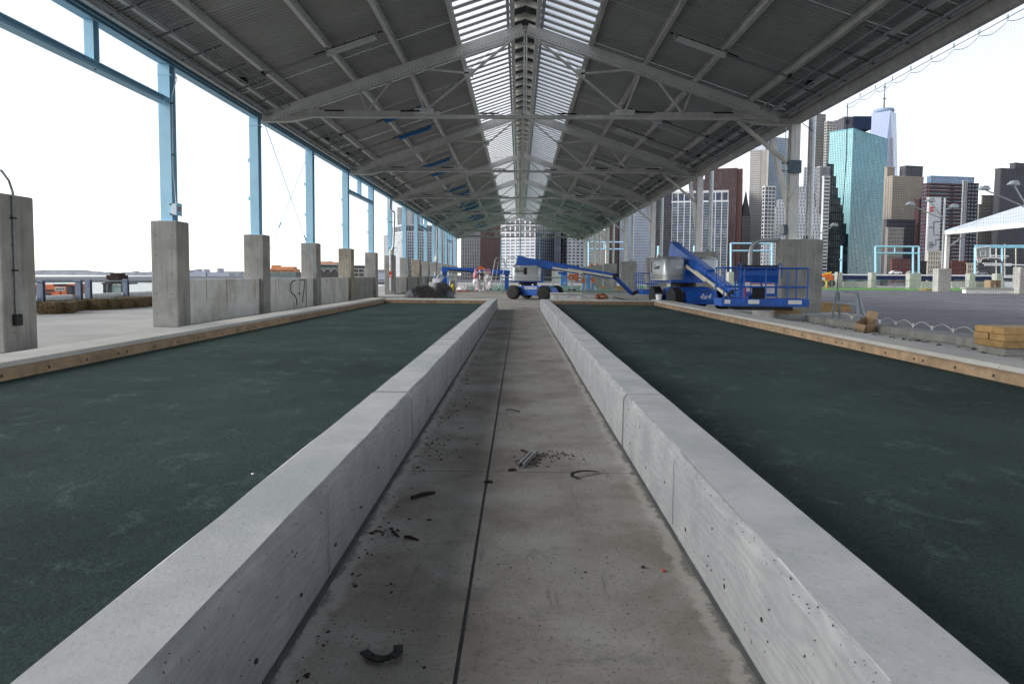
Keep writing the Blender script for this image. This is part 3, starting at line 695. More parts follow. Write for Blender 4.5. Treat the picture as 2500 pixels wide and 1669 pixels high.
# ================================================================== BOOM LIFTS
def xf(mb, mx):
    mb.v = [tuple(mx @ Vector(p)) for p in mb.v]; return mb
def frame(o, ang): return Matrix.Translation(Vector(o)) @ Matrix.Rotation(ang, 4, 'Z')
def rounded(x0, x1, y0, y1, r, n=5, which=(1, 1, 1, 1)):
    pts = []
    for q, (cx, cy, a0) in enumerate(((x1 - r, y1 - r, 0), (x0 + r, y1 - r, 90), (x0 + r, y0 + r, 180), (x1 - r, y0 + r, 270))):
        if which[q]: pts += [(cx + r * math.cos(R(a0 + 90 * i / n)), cy + r * math.sin(R(a0 + 90 * i / n))) for i in range(n + 1)]
        else: pts.append(((x1, y1), (x0, y1), (x0, y0), (x1, y0))[q])
    return pts
def wheel(t, pos, ang, r, wd, name='wheel'):
    w_ = thing(name, None, None, Vector(pos) - Vector(t.location)); w_.parent = t
    mx = frame((0, 0, 0), ang)      # wheel axis along local y
    ty = MB().lathe([(r * .55, -wd / 2), (r * .84, -wd / 2), (r * .95, -wd * .42), (r * .95, wd * .42), (r * .84, wd / 2), (r * .55, wd / 2)], axis='y', n=28)
    for i in range(18):
        for sg in (-1, 1):
            a = i * math.tau / 18 + (.17 if sg > 0 else 0)
            ca, sa = math.cos(a), math.sin(a); p = Vector((ca * r * .975, sg * wd * .24, sa * r * .975))
            d = Vector((-sa, 0, ca)); ax = (Vector((0, 1, 0)) * sg + d * .45).normalized()
            ty.bar(p - ax * wd * .25, p + ax * wd * .25, r * .11, r * .06, (ca, 0, sa))
    xf(ty, mx).build('tyre', 'rubber', w_, world=False, smooth=True)
    rim = MB()
    for sg in (-1, 1):
        rim.lathe([(r * .56, sg * wd * .2), (r * .56, sg * wd * .44), (r * .5, sg * wd * .44), (r * .42, sg * wd * .25), (r * .2, sg * wd * .25), (r * .2, sg * wd * .36), (r * .05, sg * wd * .38)], axis='y', n=20)
    xf(rim, mx).build('rim', 'grey_plastic', w_, world=False, smooth=True)
    hub = MB()
    for sg in (-1, 1): hub.lathe([(r * .17, sg * wd * .33), (r * .15, sg * wd * .42), (r * .02, sg * wd * .43)], axis='y', n=12)
    xf(hub, mx).build('hub', 'lift_silver', w_, world=False, smooth=True)
    return w_
def cowl(t, mx, x0, x1, y0, y1, z0, z1, outer):
    """silver engine cover with rounded corners on its outer side and a rounded top edge"""
    which = (0, 0, 1, 1) if outer < 0 else (1, 1, 0, 0)
    mb = MB(); lay = [(0, z0), (0, z0 + .16), (-.02, z0 + .17), (-.02, z0 + .2), (0, z0 + .21), (0, z1 - .16), (.03, z1 - .09), (.09, z1 - .03), (.18, z1)]
    rings = []
    for ins, z in lay:
        i2 = max(ins, 0) if ins >= 0 else .012
        ring = rounded(x0 + i2, x1 - i2, y0 + i2, y1 - i2, .26, 5, which); rings.append([(x, y, z) for x, y in ring])
    n = len(rings[0])
    vs = [p for r_ in rings for p in r_]; fs = []
    for i in range(len(rings) - 1):
        for j in range(n): k = (j + 1) % n; fs.append((i * n + j, i * n + k, (i + 1) * n + k, (i + 1) * n + j))
    fs += [tuple(reversed(range(n))), tuple((len(rings) - 1) * n + j for j in range(n))]
    mb.add(vs, fs); return xf(mb, mx).build('engine_cowl', 'lift_silver', t, smooth=True)
def txt(t, s, mt, p, normal, size, shear=0, width=1, name='lettering'):
    n = Vector(normal).normalized(); x = Vector((0, 0, 1)).cross(n).normalized(); y = n.cross(x)
    mx = Matrix((x, y, n)).transposed().to_euler()
    off = Vector(t.location) + (Vector(t.parent.location) if t.parent else Vector())
    return text(name, s, mt, t, Vector(p) - off, mx, size, shear, .004, width)
def platform(t, mx, L, W, z0, H=1.22):
    pf = thing('platform', None, None, (0, 0, 0)); pf.parent = t; pf.location = (0, 0, 0)
    P = lambda x, y, z: tuple(mx @ Vector((x, y, z)))
    B = lambda mb, n, m_: mb.build(n, m_, pf)
    xf_ = lambda mb: xf(mb, mx)
    B(xf_(MB().box(-W / 2, W / 2, -L / 2, L / 2, z0, z0 + .05)), 'floor', 'lift_blue')
    for a in (('x', -1), ('x', 1), ('y', -1), ('y', 1)):
        if a[0] == 'x': mb = MB().box(a[1] * W / 2 - .012, a[1] * W / 2 + .012, -L / 2, L / 2, z0 + .05, z0 + .24)
        else: mb = MB().box(-W / 2, W / 2, a[1] * L / 2 - .012, a[1] * L / 2 + .012, z0 + .05, z0 + .24)
        B(xf_(mb), 'toe_board', 'lift_blue')
    loop = lambda z, r=.05: [P(x, y, z) for x, y in rounded(-W / 2, W / 2, -L / 2, L / 2, .12, 4)]
    for z in (z0 + .62, z0 + H):
        q = loop(z); B(MB().tube(q + [q[0]], .027, 8), 'guard_rail', 'lift_blue')
    ys = [-L / 2 + .05, -L / 4, 0, L / 4, L / 2 - .05]
    for x in (-W / 2, W / 2):
        for y in ys: B(MB().tube([P(x, y, z0), P(x, y, z0 + H)], .023, 8), 'guard_post', 'lift_blue')
    return pf
def boom_lift(label, ctr, ch_ang, wb, tr, r, tt_ang, tt_o, s, tail, head, jib, pf_o, pf_ang, pfL, g0):
    t = thing('boom_lift', label, 'boom lift', (ctr[0], ctr[1], g0), group='blue boom lifts')
    mx = frame((ctr[0], ctr[1], g0), ch_ang)
    # chassis: long tapered box with a slanted deck
    ch = xf(MB().prism([(-wb * .62, r * .55), (wb * .62, r * .55), (wb * .66, r * 1.0), (wb * .56, r * 1.75), (wb * .25, r * 2.0), (-wb * .25, r * 2.0), (-wb * .56, r * 1.75), (-wb * .66, r * 1.0)], 'y', -tr * .33, tr * .33), mx).build('chassis', 'lift_blue', t, bevel=.03)
    for x in (-1, 1):
        xf(MB().tube([(x * wb / 2, -tr / 2, r), (x * wb / 2, tr / 2, r)], .09, 8), mx).build('axle', 'black', t)
        xf(MB().box(x * wb / 2 - .2, x * wb / 2 + .2, -tr * .36, tr * .36, r * .7, r * 1.2), mx).build('axle_housing', 'lift_blue', t)
        for y in (-1, 1): wheel(t, mx @ Vector((x * wb / 2, y * tr / 2, r)), ch_ang + (0.12 if x > 0 else 0), r, .36 * s)
    mt_ = frame((tt_o[0], tt_o[1], g0), tt_ang)
    z0 = 2.15 * r + .16
    xf(MB().lathe([(.55, r * 2.0 - .05), (.55, z0 - .02)], n=20), mt_).build('slew_ring', 'black', t)
    xf(MB().prism([(-1.0 * s, -.9 * s), (.95 * s, -.9 * s), (1.0 * s, .9 * s), (-1.0 * s, .9 * s)], 'z', z0 - .04, z0 + .08), mt_).build('turntable', 'lift_blue', t)
    h = .95 * s
    cw = []
    for sg in (-1, 1):
        y0, y1 = (-1.15 * s, -.36 * s) if sg < 0 else (.36 * s, 1.15 * s)
        cw.append(cowl(t, mt_, -.95 * s, .85 * s, y0, y1, z0 + .05, z0 + .05 + h, sg))
    xf(MB().box(-.5 * s, .95 * s, -.34 * s, .34 * s, z0 + .05, z0 + .5), mt_).build('control_bay', 'lift_blue', t)
    # boom
    tail, head = Vector(tail), Vector(head); d = (head - tail); m1 = tail + d * .62
    side = d.cross(Vector((0, 0, 1))).normalized(); upb = side.cross(d).normalized()
    MB().bar(tail, m1, .34 * s, .50 * s).build('boom_section', 'lift_blue', t, bevel=.03)
    MB().bar(tail + d * .55, head, .26 * s, .36 * s).build('boom_inner_section', 'lift_blue', t, bevel=.02)
    MB().bar(tail - upb * .9 * s - d * .0, tail + upb * .28 * s, .36 * s, .5 * s, d.normalized()).build('boom_pivot_tower', 'lift_blue', t, bevel=.03)
    tow = tail - upb * .05
    for k in range(3):
        pts = [tail + side * (.12 * k - .12) + upb * .3 * s, tail + d * .05 + side * (.12 * k - .12) + upb * .1 - upb * .12 * k, tail + d * .13 + side * (.12 * k - .12) - upb * .3 * s]
        MB().tube(pts, .025, 6).build('hose', 'black', t)
    sgn = 1 if (side.y < 0 or (abs(side.y) < .3 and side.x < 0)) else -1
    for (a, b, o_, hh) in ((.34, .66, -.12, .13), (.5, .97, -.05, .12)):
        p0, p1 = tail + d * a + side * sgn * .26 * s + upb * o_ * s, tail + d * b + side * sgn * .24 * s + upb * o_ * s
        MB().bar(p0, p1, .09, hh, upb).build('cable_track', 'cream', t, bevel=.02)
    xf(MB().box(-.04, .04, -.04, .04, 0, .1), Matrix.Translation(mt_ @ Vector((-.75 * s, (-.8 if sgn > 0 else -.8) * s, z0 + .05 + h)))).build('beacon', 'orange', t)
    # jib down to the platform
    j = Vector(jib); MB().bar(head - d.normalized() * .1, j, .22 * s, .26 * s).build('jib', 'lift_blue', t, bevel=.02)
    MB().bar(head + side * .18, j + side * .18 + Vector((0, 0, .1)), .07, .08).build('jib_link', 'lift_blue', t)
    MB().tube([head + side * sgn * .16, head * .6 + j * .4 + side * sgn * .2 - Vector((0, 0, .12)), head * .25 + j * .75 + side * sgn * .22 - Vector((0, 0, .05)), j + side * sgn * .12], .025, 6).build('hose', 'dark_hose', t)
    MB().lathe([(.2 * s, -.2), (.2 * s, .2)], head, 'y' if abs(d.x) > abs(d.y) else 'x', 12).build('knuckle', 'black', t)
    mp_ = frame(pf_o, pf_ang)
    pf = platform(t, mp_, pfL, .9, 0)
    MB().bar(j, mp_ @ Vector((-.5, 0, .15)), .2, .2).build('rotator', 'black', t)
    return t, ch, cw, mx, mt_, mp_, pf, z0
# lift in the middle distance, seen from its side
A = boom_lift('blue boom lift with silver cowls in the middle of the shed', (.97, 40.3), R(-27), 1.97, 1.75, .405, R(-4), (.55, 41.1), .95,
              (.1, 41.1, 2.28), (5.75, 40.75, 1.38), (6.75, 40.7, .34), (7.55, 40.6, .35), R(2), 2.3, 0)
t, ch, cw, mx, mt_, mp_, pf, z0 = A
p = mx @ Vector((-.1, -.6, .70)); nrm = (mx.to_3x3() @ Vector((0, -1, 0)))
MB().bar(mx @ Vector((-.42, -.585, .68)), mx @ Vector((.36, -.585, .68)), .012, .14).build('name_plate', 'white_paint', ch)
txt(ch, '1-800-UR-RENTS', 'black', mx @ Vector((-.03, -.595, .68)), nrm, .115, .25)
txt(ch, '4x4', 'white_paint', mx @ Vector((.82, -.585, .74)), nrm, .2, .3)
n2 = mt_.to_3x3() @ Vector((0, -1, 0))
txt(cw[0], 'Genie', 'black', mt_ @ Vector((-.52, -1.098, z0 + .62)), n2, .27, .35)
MB().bar(mt_ @ Vector((-.42, -1.097, z0 + .88)), mt_ @ Vector((-.62, -1.097, z0 + .88)), .01, .08).build('name_plate', 'white_paint', cw[0])
MB().bar(mt_ @ Vector((-.20, -1.094, z0 + .62)), mt_ @ Vector((.0, -1.094, z0 + .62)), .012, .4).build('grille', 'black', cw[0])
for x in (-.75, .05, .5): MB().bar(mx @ Vector((x, -.585, .86 - .07 * abs(x))), mx @ Vector((x + .1, -.585, .86 - .07 * abs(x))), .01, .08).build('warning_label', 'white_paint', ch)
# lift on the right, boom pointing at the camera
B_ = boom_lift('blue boom lift with lowered platform in front of the right piers', (7.4, 29.9), R(-84), 2.6, 2.1, .475, R(-81), (7.25, 30.2), 1.08,
               (7.12, 31.3, 2.62), (8.05, 25.4, .72), (7.95, 23.1, .62), (7.85, 22.25, .47), R(-90), 2.75, 0)
t, ch, cw, mx, mt_, mp_, pf, z0 = B_
nf = mx.to_3x3() @ Vector((1, 0, 0))
txt(ch, '4x4', 'white_paint', mx @ Vector((2.6 * .655, .1, .58)), nf, .32, .3)
txt(ch, '10239444', 'black', mx @ Vector((2.6 * .64, .1, .78)), nf, .14)
nl = mt_.to_3x3() @ Vector((0, -1, 0))
txt(cw[0], 'Genie', 'black', mt_ @ Vector((.0, -1.247, z0 + .62)), nl, .3, .35)
nfr = mt_.to_3x3() @ Vector((1, 0, 0))
MB().bar(mt_ @ Vector((.921, -.76, z0 + .62)), mt_ @ Vector((.921, -.46, z0 + .62)), .012, .13).build('name_plate', 'white_paint', cw[0])
MB().bar(mt_ @ Vector((-.7, -1.246, z0 + .62)), mt_ @ Vector((-.62, -1.246, z0 + .62)), .012, .5).build('grille', 'black', cw[0])
ns = mx.to_3x3() @ Vector((0, -1, 0))
MB().bar(mx @ Vector((.5, -.70, .66)), mx @ Vector((1.3, -.70, .66)), .012, .16).build('name_plate', 'white_paint', ch)
txt(ch, '1-800-UR-RENTS', 'black', mx @ Vector((.9, -.708, .66)), ns, .11, .25)
q_ = [(-.45, .28), (.5, .28), (.55, .34), (.55, .86), (.48, .94), (-.4, .94), (-.48, .86), (-.5, .36)]
MB().tube([mt_ @ Vector((x, -1.243, z0 + z)) for x, z in q_ + q_[:1]], .011, 5).build('panel_seam', 'grey_plastic', cw[0])
MB().bar(mt_ @ Vector((-.9, -1.244, z0 + .16)), mt_ @ Vector((.7, -1.244, z0 + .16)), .006, .02).build('panel_seam', 'black', cw[0])
for k in range(4): MB().tube([(7.55 + .05 * k, 29.2, 1.5 + .06 * k), (7.7 + .05 * k, 28.3, 1.2), (7.85 + .04 * k, 27.2, 1.15 - .03 * k)], .02, 6).build('hose', 'black', t)
# control console, panels, extinguisher and labels in its platform
P = lambda x, y, z: mp_ @ Vector((x, y, z))
xf(MB().prism([(-.42, .3), (-.2, .3), (-.2, .75), (-.12, 1.0), (-.2, 1.22), (-.42, 1.22)], 'y', -.62, .62), mp_).build('console', 'lift_blue', pf, bevel=.02)
xf(MB().box(-.46, -.1, -.6, .6, 1.2, 1.32), mp_).build('console_cover', 'black', pf, bevel=.04)
for y in (-.66, .66): MB().tube([P(-.3, y, .7), P(-.3, y, 1.3), P(-.22, y, 1.37), P(-.08, y, 1.37), P(0, y, 1.3), P(0, y, .9)], .022, 8).build('console_guard', 'lift_blue', pf)
for y0, y1, z in ((-.5, -.28, .66), (-.24, .05, .6), (.12, .52, .6)):
    xf(MB().box(-.199, -.192, y0, y1, z - .2, z + .14), mp_).build('instruction_label', 'white_paint', pf)
    xf(MB().box(-.191, -.189, y0, y1, z + .1, z + .13), mp_).build('label_stripe', 'red', pf)
xf(MB().lathe([(.045, .28), (.055, .3), (.055, .55), (.03, .6), (.02, .66)], (.3, -.62, 0), n=12), mp_).build('fire_extinguisher', 'red', pf, smooth=True)
xf(MB().box(-.2, -.15, -.22, .22, .05, .62), mp_).build('step_panel', 'black', pf, bevel=.02)
for y0, y1 in ((-1.3, -1.12), (-.55, -.2), (.72, 1.15)):
    xf(MB().box(.463, .47, y0, y1, .08, .21), mp_).build('warning_label', 'white_paint', pf)
xf(MB().box(-.5, .4, -.9, .9, -.12, -.01), mp_).build('underframe', 'black', pf)
wheel_spare = None

# ================================================================== LEFT SIDE: exit box, conduits, fence, bales, river
def P2(x, y, Y): return at(x, y, Y)
t = thing('exit_sign_box', 'white exit sign box clamped to the nearest blue column', 'exit sign', (-8.87, 17.7, 2.95))
MB().box(-8.9, -8.80, 17.52, 17.76, 2.88, 3.16).build('housing', 'white_paint', t, bevel=.01)
MB().box(-8.80, -8.765, 17.50, 17.78, 2.86, 3.18).build('sign_face', 'blue_frame', t, bevel=.005)
txt(t, 'EXIT', 'red', (-8.763, 17.64, 3.02), (1, 0, 0), .17, 0, .62)
for z in (2.9, 3.15): MB().box(-9.0, -8.9, 17.6, 17.64, z - .015, z + .015).build('clamp', 'black', t)
t = thing('column_conduit', 'thin conduit dropping down the nearest blue column to the exit box', 'conduit', (-8.9, 17.7, 3.1))
MB().tube([(-9.0, 17.9, 6.7), (-8.85, 17.7, 6.55), (-8.8, 17.68, 6.3), (-8.9, 17.66, 5.9), (-8.92, 17.66, 4.0), (-8.88, 17.66, 3.5), (-8.85, 17.64, 3.16)], .012, 6).build('conduit', 'white_steel', t)
for z in (5.7, 4.4): MB().box(-8.96, -8.88, 17.64, 17.68, z, z + .03).build('clip', 'bolt', t)
t = thing('pier_conduit', 'bent steel conduit with outlet box on the nearest left pier', 'conduit', (-8.74, 12.2, 1))
MB().tube([(-9.05, 11.76, 3.15), (-8.9, 11.76, 3.12), (-8.78, 11.76, 2.95), (-8.72, 11.76, 2.75), (-8.725, 11.76, .62)], .022, 8).build('conduit', 'conduit', t, smooth=True)
MB().box(-8.75, -8.67, 11.68, 11.84, .46, .66).build('outlet_box', 'black', t, bevel=.015)
for z in (2.3, 1.4): MB().box(-8.75, -8.70, 11.71, 11.81, z, z + .03).build('clip', 'bolt', t)
# standpipe on the seventh pier
t = thing('standpipe', 'galvanised standpipe with red label on the seventh left pier', 'pipe', (-8.95, 48, 0))
y = PY[6]
MB().tube([(-9.0, y - .16, 6.6), (-9.0, y - .16, 5.9), (-8.7, y - .14, 5.7), (-8.7, y - .12, 5.4), (-8.78, y - .1, 3.4), (-8.98, y - .1, 2.8), (-8.98, y - .1, .25)], .075, 10).build('pipe', 'galvanised', t, smooth=True)
MB().lathe([(.13, 0), (.15, .08), (.1, .16), (.12, .28), (.08, .34)], (-8.95, y - .1, 2.76), n=12).build('valve', 'cream', t)
MB().box(-9.06, -8.86, y - .2, y - .185, 1.2, 1.6).build('label_plate', 'red', t)
MB().box(-9.0, -8.92, y - .203, y - .2, 1.24, 1.36).build('label_mark', 'white_paint', t)
for z in (3.2, 5.0): MB().box(-9.15, -8.6, y - .12, y - .06, z, z + .04).build('clamp', 'bolt', t)
t = thing('standpipe', 'galvanised standpipe on the eleventh left pier', 'pipe', (-8.95, PY[10], 0)); y = PY[10]
MB().tube([(-9.0, y - .16, 6.6), (-8.7, y - .14, 6.2), (-8.7, y - .12, 5.6), (-8.75, y - .1, 3.0)], .075, 8).build('pipe', 'galvanised', t, smooth=True)
MB().lathe([(.16, 0), (.2, .2), (.12, .5)], (-8.75, y - .1, 2.8), n=10).build('valve', 'cream', t)

# river fence
FX = -16.2
fy = [19.5, 23.0, 25.0, 25.55, 28.0, 31.5, 35, 38.5, 42, 45.5, 49]
fn = thing('river_fence', 'steel river fence with chain link along the left edge of the deck', 'fence', (FX, 32, 0))
for y in fy:
    MB().ibeam((FX, y, 0), (FX, y, 1.12), .2, .16, .02, .02, (0, 1, 0)).build('post', 'fence_steel', fn)
for a, b in zip(fy, fy[1:]):
    if b - a < 1: continue
    MB().tube([(FX, a + .09, 1.04), (FX, b - .09, 1.04)], .028, 8).build('top_rail', 'steel_frame', fn)
    MB().tube([(FX - .25, a + .09, .44), (FX - .25, b - .09, .44)], .13, 12).build('pipe', 'white_steel', fn, smooth=True)
    MB().tube([(FX, a + .09, .07), (FX, b - .09, .07)], .025, 6).build('bottom_rail', 'steel_frame', fn)
    mb = MB(); L_ = b - a; h_ = .9; n = int((L_ + h_) / .085)
    for i in range(n):
        for sg in (1, -1):
            o_ = i * .085 - (h_ if sg > 0 else 0)
            y0, y1, z0_, z1_ = a + o_, a + o_ + h_, (.08 if sg > 0 else .98), (.98 if sg > 0 else .08)
            if sg < 0: y0 -= 0
            c0 = max(0, (a - y0) / h_); c1 = min(1, (b - y0) / h_)
            if c1 - c0 < .05: continue
            p0 = (FX + .02 * sg * .2, y0 + c0 * h_, z0_ + (z1_ - z0_) * c0); p1 = (FX + .02 * sg * .2, y0 + c1 * h_, z0_ + (z1_ - z0_) * c1)
            mb.tube([p0, p1], .003, 3, False)
    tag(mb.build('chain_link', 'steel_frame', fn), kind='stuff')

# hay bales: rounded blocks with loose straw
def bale(x, y, ang, L_, W_, H_, label):
    t = thing('hay_bale', label, 'hay bale', (x, y, 0), ang, group='hay bales along the river fence')
    bm = bmesh.new(); bmesh.ops.create_cube(bm, size=1)
    bmesh.ops.subdivide_edges(bm, edges=bm.edges, cuts=7, use_grid_fill=True)
    for v in bm.verts:
        p = v.co.copy(); q = p.normalized() * .62
        p = p.lerp(q, .22); p = Vector((p.x * L_, p.y * W_, p.z * H_))
        n_ = random.uniform(-.022, .022); p += p.normalized() * n_
        if abs(v.co.x * 2 - round(v.co.x * 2 * 3) / 3) < .01 and abs(v.co.x) < .4: p *= .985
        p.z += H_ / 2 * .93; v.co = (p.x, p.y, max(p.z, 0))
    me = bpy.data.meshes.new('straw_block'); bm.to_mesh(me); bm.free(); me.materials.append(M['straw'])
    link('straw_block', me, t)
    mb = MB()
    for i in range(420):
        f = random.randrange(5); a, b = random.uniform(-.48, .48), random.uniform(.05, .95)
        if f < 2: p = Vector((a * L_, (-.47 if f else .47) * W_, b * H_)); d = Vector((random.uniform(-1, 1), random.uniform(.2, 1) * (-1 if f else 1), random.uniform(-1, .6)))
        elif f < 4: p = Vector(((-.47 if f == 2 else .47) * L_, a * W_, b * H_)); d = Vector((random.uniform(.2, 1) * (-1 if f == 2 else 1), random.uniform(-1, 1), random.uniform(-1, .6)))
        else: p = Vector((a * L_, random.uniform(-.46, .46) * W_, .93 * H_)); d = Vector((random.uniform(-1, 1), random.uniform(-1, 1), random.uniform(.1, .5)))
        d = d.normalized() * random.uniform(.04, .11); s_ = d.cross(Vector((0, 0, 1))).normalized() * .004
        mb.add([p - s_, p + s_, p + d], [(0, 1, 2)])
    tag(mb.build('loose_straw', 'straw_strand', t, world=False), kind='stuff')
    for x_ in (-.2, .2):
        pts = [(x_ * L_, .49 * W_ * math.cos(a) * 1.0, H_ * .47 + .47 * H_ * math.sin(a)) for a in [i * math.tau / 16 for i in range(17)]]
def ground(x, y):
    d = at(x, y, 10) - CAMP; return CAMP + d * (-CAM_H / d.z)
BL = [(97, 764, 'hay bale tucked behind the nearest one, close to the first fence post', .05), (119, 767, 'front hay bale nearest the camera by the river fence', .1), (150, 765, 'hay bale pushed against the right of the nearest one', .5), (173, 759.5, 'hay bale just left of the double fence posts', .1),
      (203, 756, 'dark hay bale below the double fence posts', 0), (232, 757, 'front hay bale right of the double fence posts', .1), (262, 755.5, 'hay bale below the dark iron block', -.1), (289, 754, 'hay bale right of the one below the iron block', .1),
      (302, 749.5, 'hay bale set back between two others by the fence', .1), (327, 751, 'single hay bale with rounded end left of the second pier', .05), (361, 747.5, 'hay bale touching the outline of the second pier', .1), (388, 745, 'hay bale half hidden behind the second pier', .1)]
for x, y, l, a in BL:
    p = ground(x, y); bale(p.x - .12, p.y + .42, a + random.uniform(-.05, .05), random.uniform(.54, .62), random.uniform(.85, .95), random.uniform(.38, .42), l)
bale(-11.2, 47.5, .3, 1.0, .55, .45, 'hay bale far back between sixth and seventh piers')

# orange machine on a barge beyond the fence
def px_box(t, name, x0, x1, y0, y1, Y, D, m_, bevel=0):
    """box whose camera-facing side spans the given source pixels at depth Y"""
    a, b = at(x0, y1, Y), at(x1, y0, Y); return MB().box(a.x, b.x, Y, Y + D, a.z, b.z).build(name, m_, t, bevel=bevel)
t = thing('orange_machine', 'orange compressor machine with black stripes behind the river fence', 'machine', at(120, 760, 31))
px_box(t, 'body', 60, 163, 695, 752, 31, 1.6, 'orange', .03)
px_box(t, 'black_stripe', 62, 132, 707, 712, 30.985, .02, 'black'); px_box(t, 'stripe_lettering', 89, 105, 708.3, 710.6, 30.97, .02, 'white_paint')
for x in (86, 105, 147): px_box(t, 'panel_gap', x, x + .8, 697, 735, 30.985, .02, 'black')
px_box(t, 'louvre', 110, 124, 715, 728, 30.98, .03, 'black'); px_box(t, 'yellow_box', 121, 133, 721, 729, 30.96, .05, 'yellow')
px_box(t, 'name_plate', 134, 158, 701, 709.5, 30.98, .03, 'white_paint')
for i in range(5): px_box(t, 'plate_mark', 136 + i * 4.3, 138.6 + i * 4.3, 703, 707.5, 30.97, .02, 'black')
px_box(t, 'side_panel', 165, 174, 698, 718, 31, .4, 'dark_vent'); px_box(t, 'arm', 163, 195, 693, 696, 31, .8, 'orange'); px_box(t, 'arm_post', 189, 195, 706, 716, 31, .5, 'orange')
px_box(t, 'exhaust_deck', 130, 162, 693.5, 698, 30.98, .6, 'brown_iron')
for i, x in enumerate((90, 92)): px_box(t, 'unit_lettering', 91, 104, 716 + i * 6, 719.5 + i * 6, 30.98, .02, 'white_paint')
struct('work_barge', MB().box(-31, -18, 29, 46, -3.2, -.75), 'galvanised_dull')
t = thing('iron_dolphin', 'dark rusty iron dolphin head with pale panels behind the fence', 'mooring dolphin', at(277, 740, 34))
Y = 34.0
px_box(t, 'cap_plate', 248, 306, 690.5, 693.5, Y, 1.1, 'brown_iron')
a, b = at(259, 690.5, Y + .1), at(291, 672, Y + .1); w_ = .09
MB().prism([(a.x - w_, a.z), (b.x + w_, a.z), (b.x, a.z + .16), (b.x, b.z), (a.x, b.z), (a.x, a.z + .16)], 'y', Y + .1, Y + .9).build('iron_head', 'brown_iron', t, bevel=.02)
px_box(t, 'iron_top', 268, 290, 666.8, 672, Y + .2, .6, 'brown_iron', .03)
for x0, x1 in ((252, 257), (263, 271), (296, 303)): px_box(t, 'leg', x0, x1, 693.5, 721, Y + .1, .15, 'brown_iron')
for x0, x1 in ((257, 263), (271, 296)): px_box(t, 'pale_panel', x0, x1, 695, 720, Y + .15, .05, 'teal_glass_dull')
px_box(t, 'base_plate', 250, 304, 720, 724, Y, 1.1, 'brown_iron')
c_ = at(261, 687, Y + .03); MB().tube([(c_.x + .09 * math.cos(a), Y + .05, c_.z + .09 * math.sin(a)) for a in [i * math.tau / 12 for i in range(13)]], .014, 5).build('ring', 'steel_frame', t)
MB().tube([(at(277, 700, Y + .5).x, Y + .5, -3.4), (at(277, 700, Y + .5).x, Y + .5, .2)], .3, 12).build('pile', 'brown_iron', t)

# far shore: low wooded land with a few blocks, terminal buildings, ferry
mb = MB(); n = 160; Y = 960; vs = []
for i in range(n + 1):
    x = -1000 + i * 960 / n; h = 1.0 + 2.2 * math.sin(i * .21) * math.sin(i * .07 + 1) + random.uniform(-.9, .9); h = max(h, -.4)
    vs += [(x, Y, -3.2), (x, Y + 6, h), (x, Y + 100, h + random.uniform(0, 1)), (x, Y + 100, -3.2)]
for i in range(n):
    for j in range(3): mb.f.append((i * 4 + j, i * 4 + j + 1, i * 4 + j + 5, i * 4 + j + 4))
mb.v = vs
struct('far_shore', mb, 'shore')
for k, (x0, x1, y) in enumerate(((222, 236, 661), (250, 265, 660.5), (323, 331, 659), (362, 372, 660), (552, 566, 661))):
    a, b = at(x0, y + 3, 980), at(x1, y + 3, 980)
    o = MB().box(a.x, b.x, 980, 990, -3, a.z).build('distant_block', 'shore_building'); tag(o, '%s pale block from the left on the far shore' % ORD[k], 'building', 'pale blocks on the far shore')
def far_box(t, name, x0, x1, y0, y1, Y, D, m_):
    a, b = at(x0, y1, Y), at(x1, y0, Y); return MB().box(a.x, b.x, Y, Y + D, a.z, b.z).build(name, m_, t)
t = thing('waterfront_complex', 'long brick waterfront complex with small towers on the far shore', 'building', at(495, 668, 900))
for x0, x1, y0, y1 in ((460, 502, 661, 671), (476, 482, 655, 661), (496, 500, 655, 661), (505, 560, 664, 671), (530, 535, 653, 664), (460, 470, 657, 661)): far_box(t, 'block', x0, x1, y0 + 2, y1 + 3, 900 + x0 * .02, 15, 'shore_building')
mat('ferry_white', (.62, .62, .62), .6); mat('terminal_green', (.16, .20, .19), .7, var=.2, scale=.3); mat('terminal_stone', (.40, .38, .36), .8, var=.15, scale=.2); mat('arch_dark', (.07, .06, .06), .5)
t = thing('ferry_boat', 'orange ferry boat lying at the terminal beyond the third pier', 'ferry', at(690, 672, 560))
far_box(t, 'hull', 656, 722, 664, 676, 560, 14, 'terminal_green'); far_box(t, 'lower_deck', 657, 721, 656.5, 664, 561, 12, 'ferry_orange'); far_box(t, 'upper_deck', 662, 716, 651, 656.5, 562, 10, 'ferry_orange'); far_box(t, 'bridge', 663, 680, 647, 651, 563, 6, 'ferry_orange')
for i in range(16): far_box(t, 'window', 661 + i * 3.6, 663 + i * 3.6, 659.5, 661.5, 560.6, .3, 'arch_dark')
t = thing('ferry_terminal', 'green terminal building with tall arched openings between the fourth and fifth piers', 'building', at(800, 672, 520))
far_box(t, 'wall', 772, 822, 646, 680, 520, 30, 'terminal_green'); far_box(t, 'cornice', 770, 824, 644, 646.5, 518.5, 33, 'terminal_stone'); far_box(t, 'roof', 772, 822, 640, 644, 525, 20, 'ferry_orange'); far_box(t, 'roof_house', 776, 802, 637, 640, 528, 14, 'ferry_white')
for xc in (783, 800, 817):
    a = at(xc, 664, 519.5); rr = 2.4; s_ = 520 / F_PX
    MB().prism([(a.x - rr, a.z - 6), (a.x + rr, a.z - 6)] + [(a.x + rr * math.cos(math.pi * i / 10), a.z - .2 + rr * math.sin(math.pi * i / 10)) for i in range(11)], 'y', 519.4, 519.8).build('arched_window', 'arch_dark', t)
    MB().tube([(a.x + (rr + .2) * math.cos(math.pi * i / 10), 519.2, a.z - .2 + (rr + .2) * math.sin(math.pi * i / 10)) for i in range(11)], .3, 5).build('arch_surround', 'terminal_stone', t)
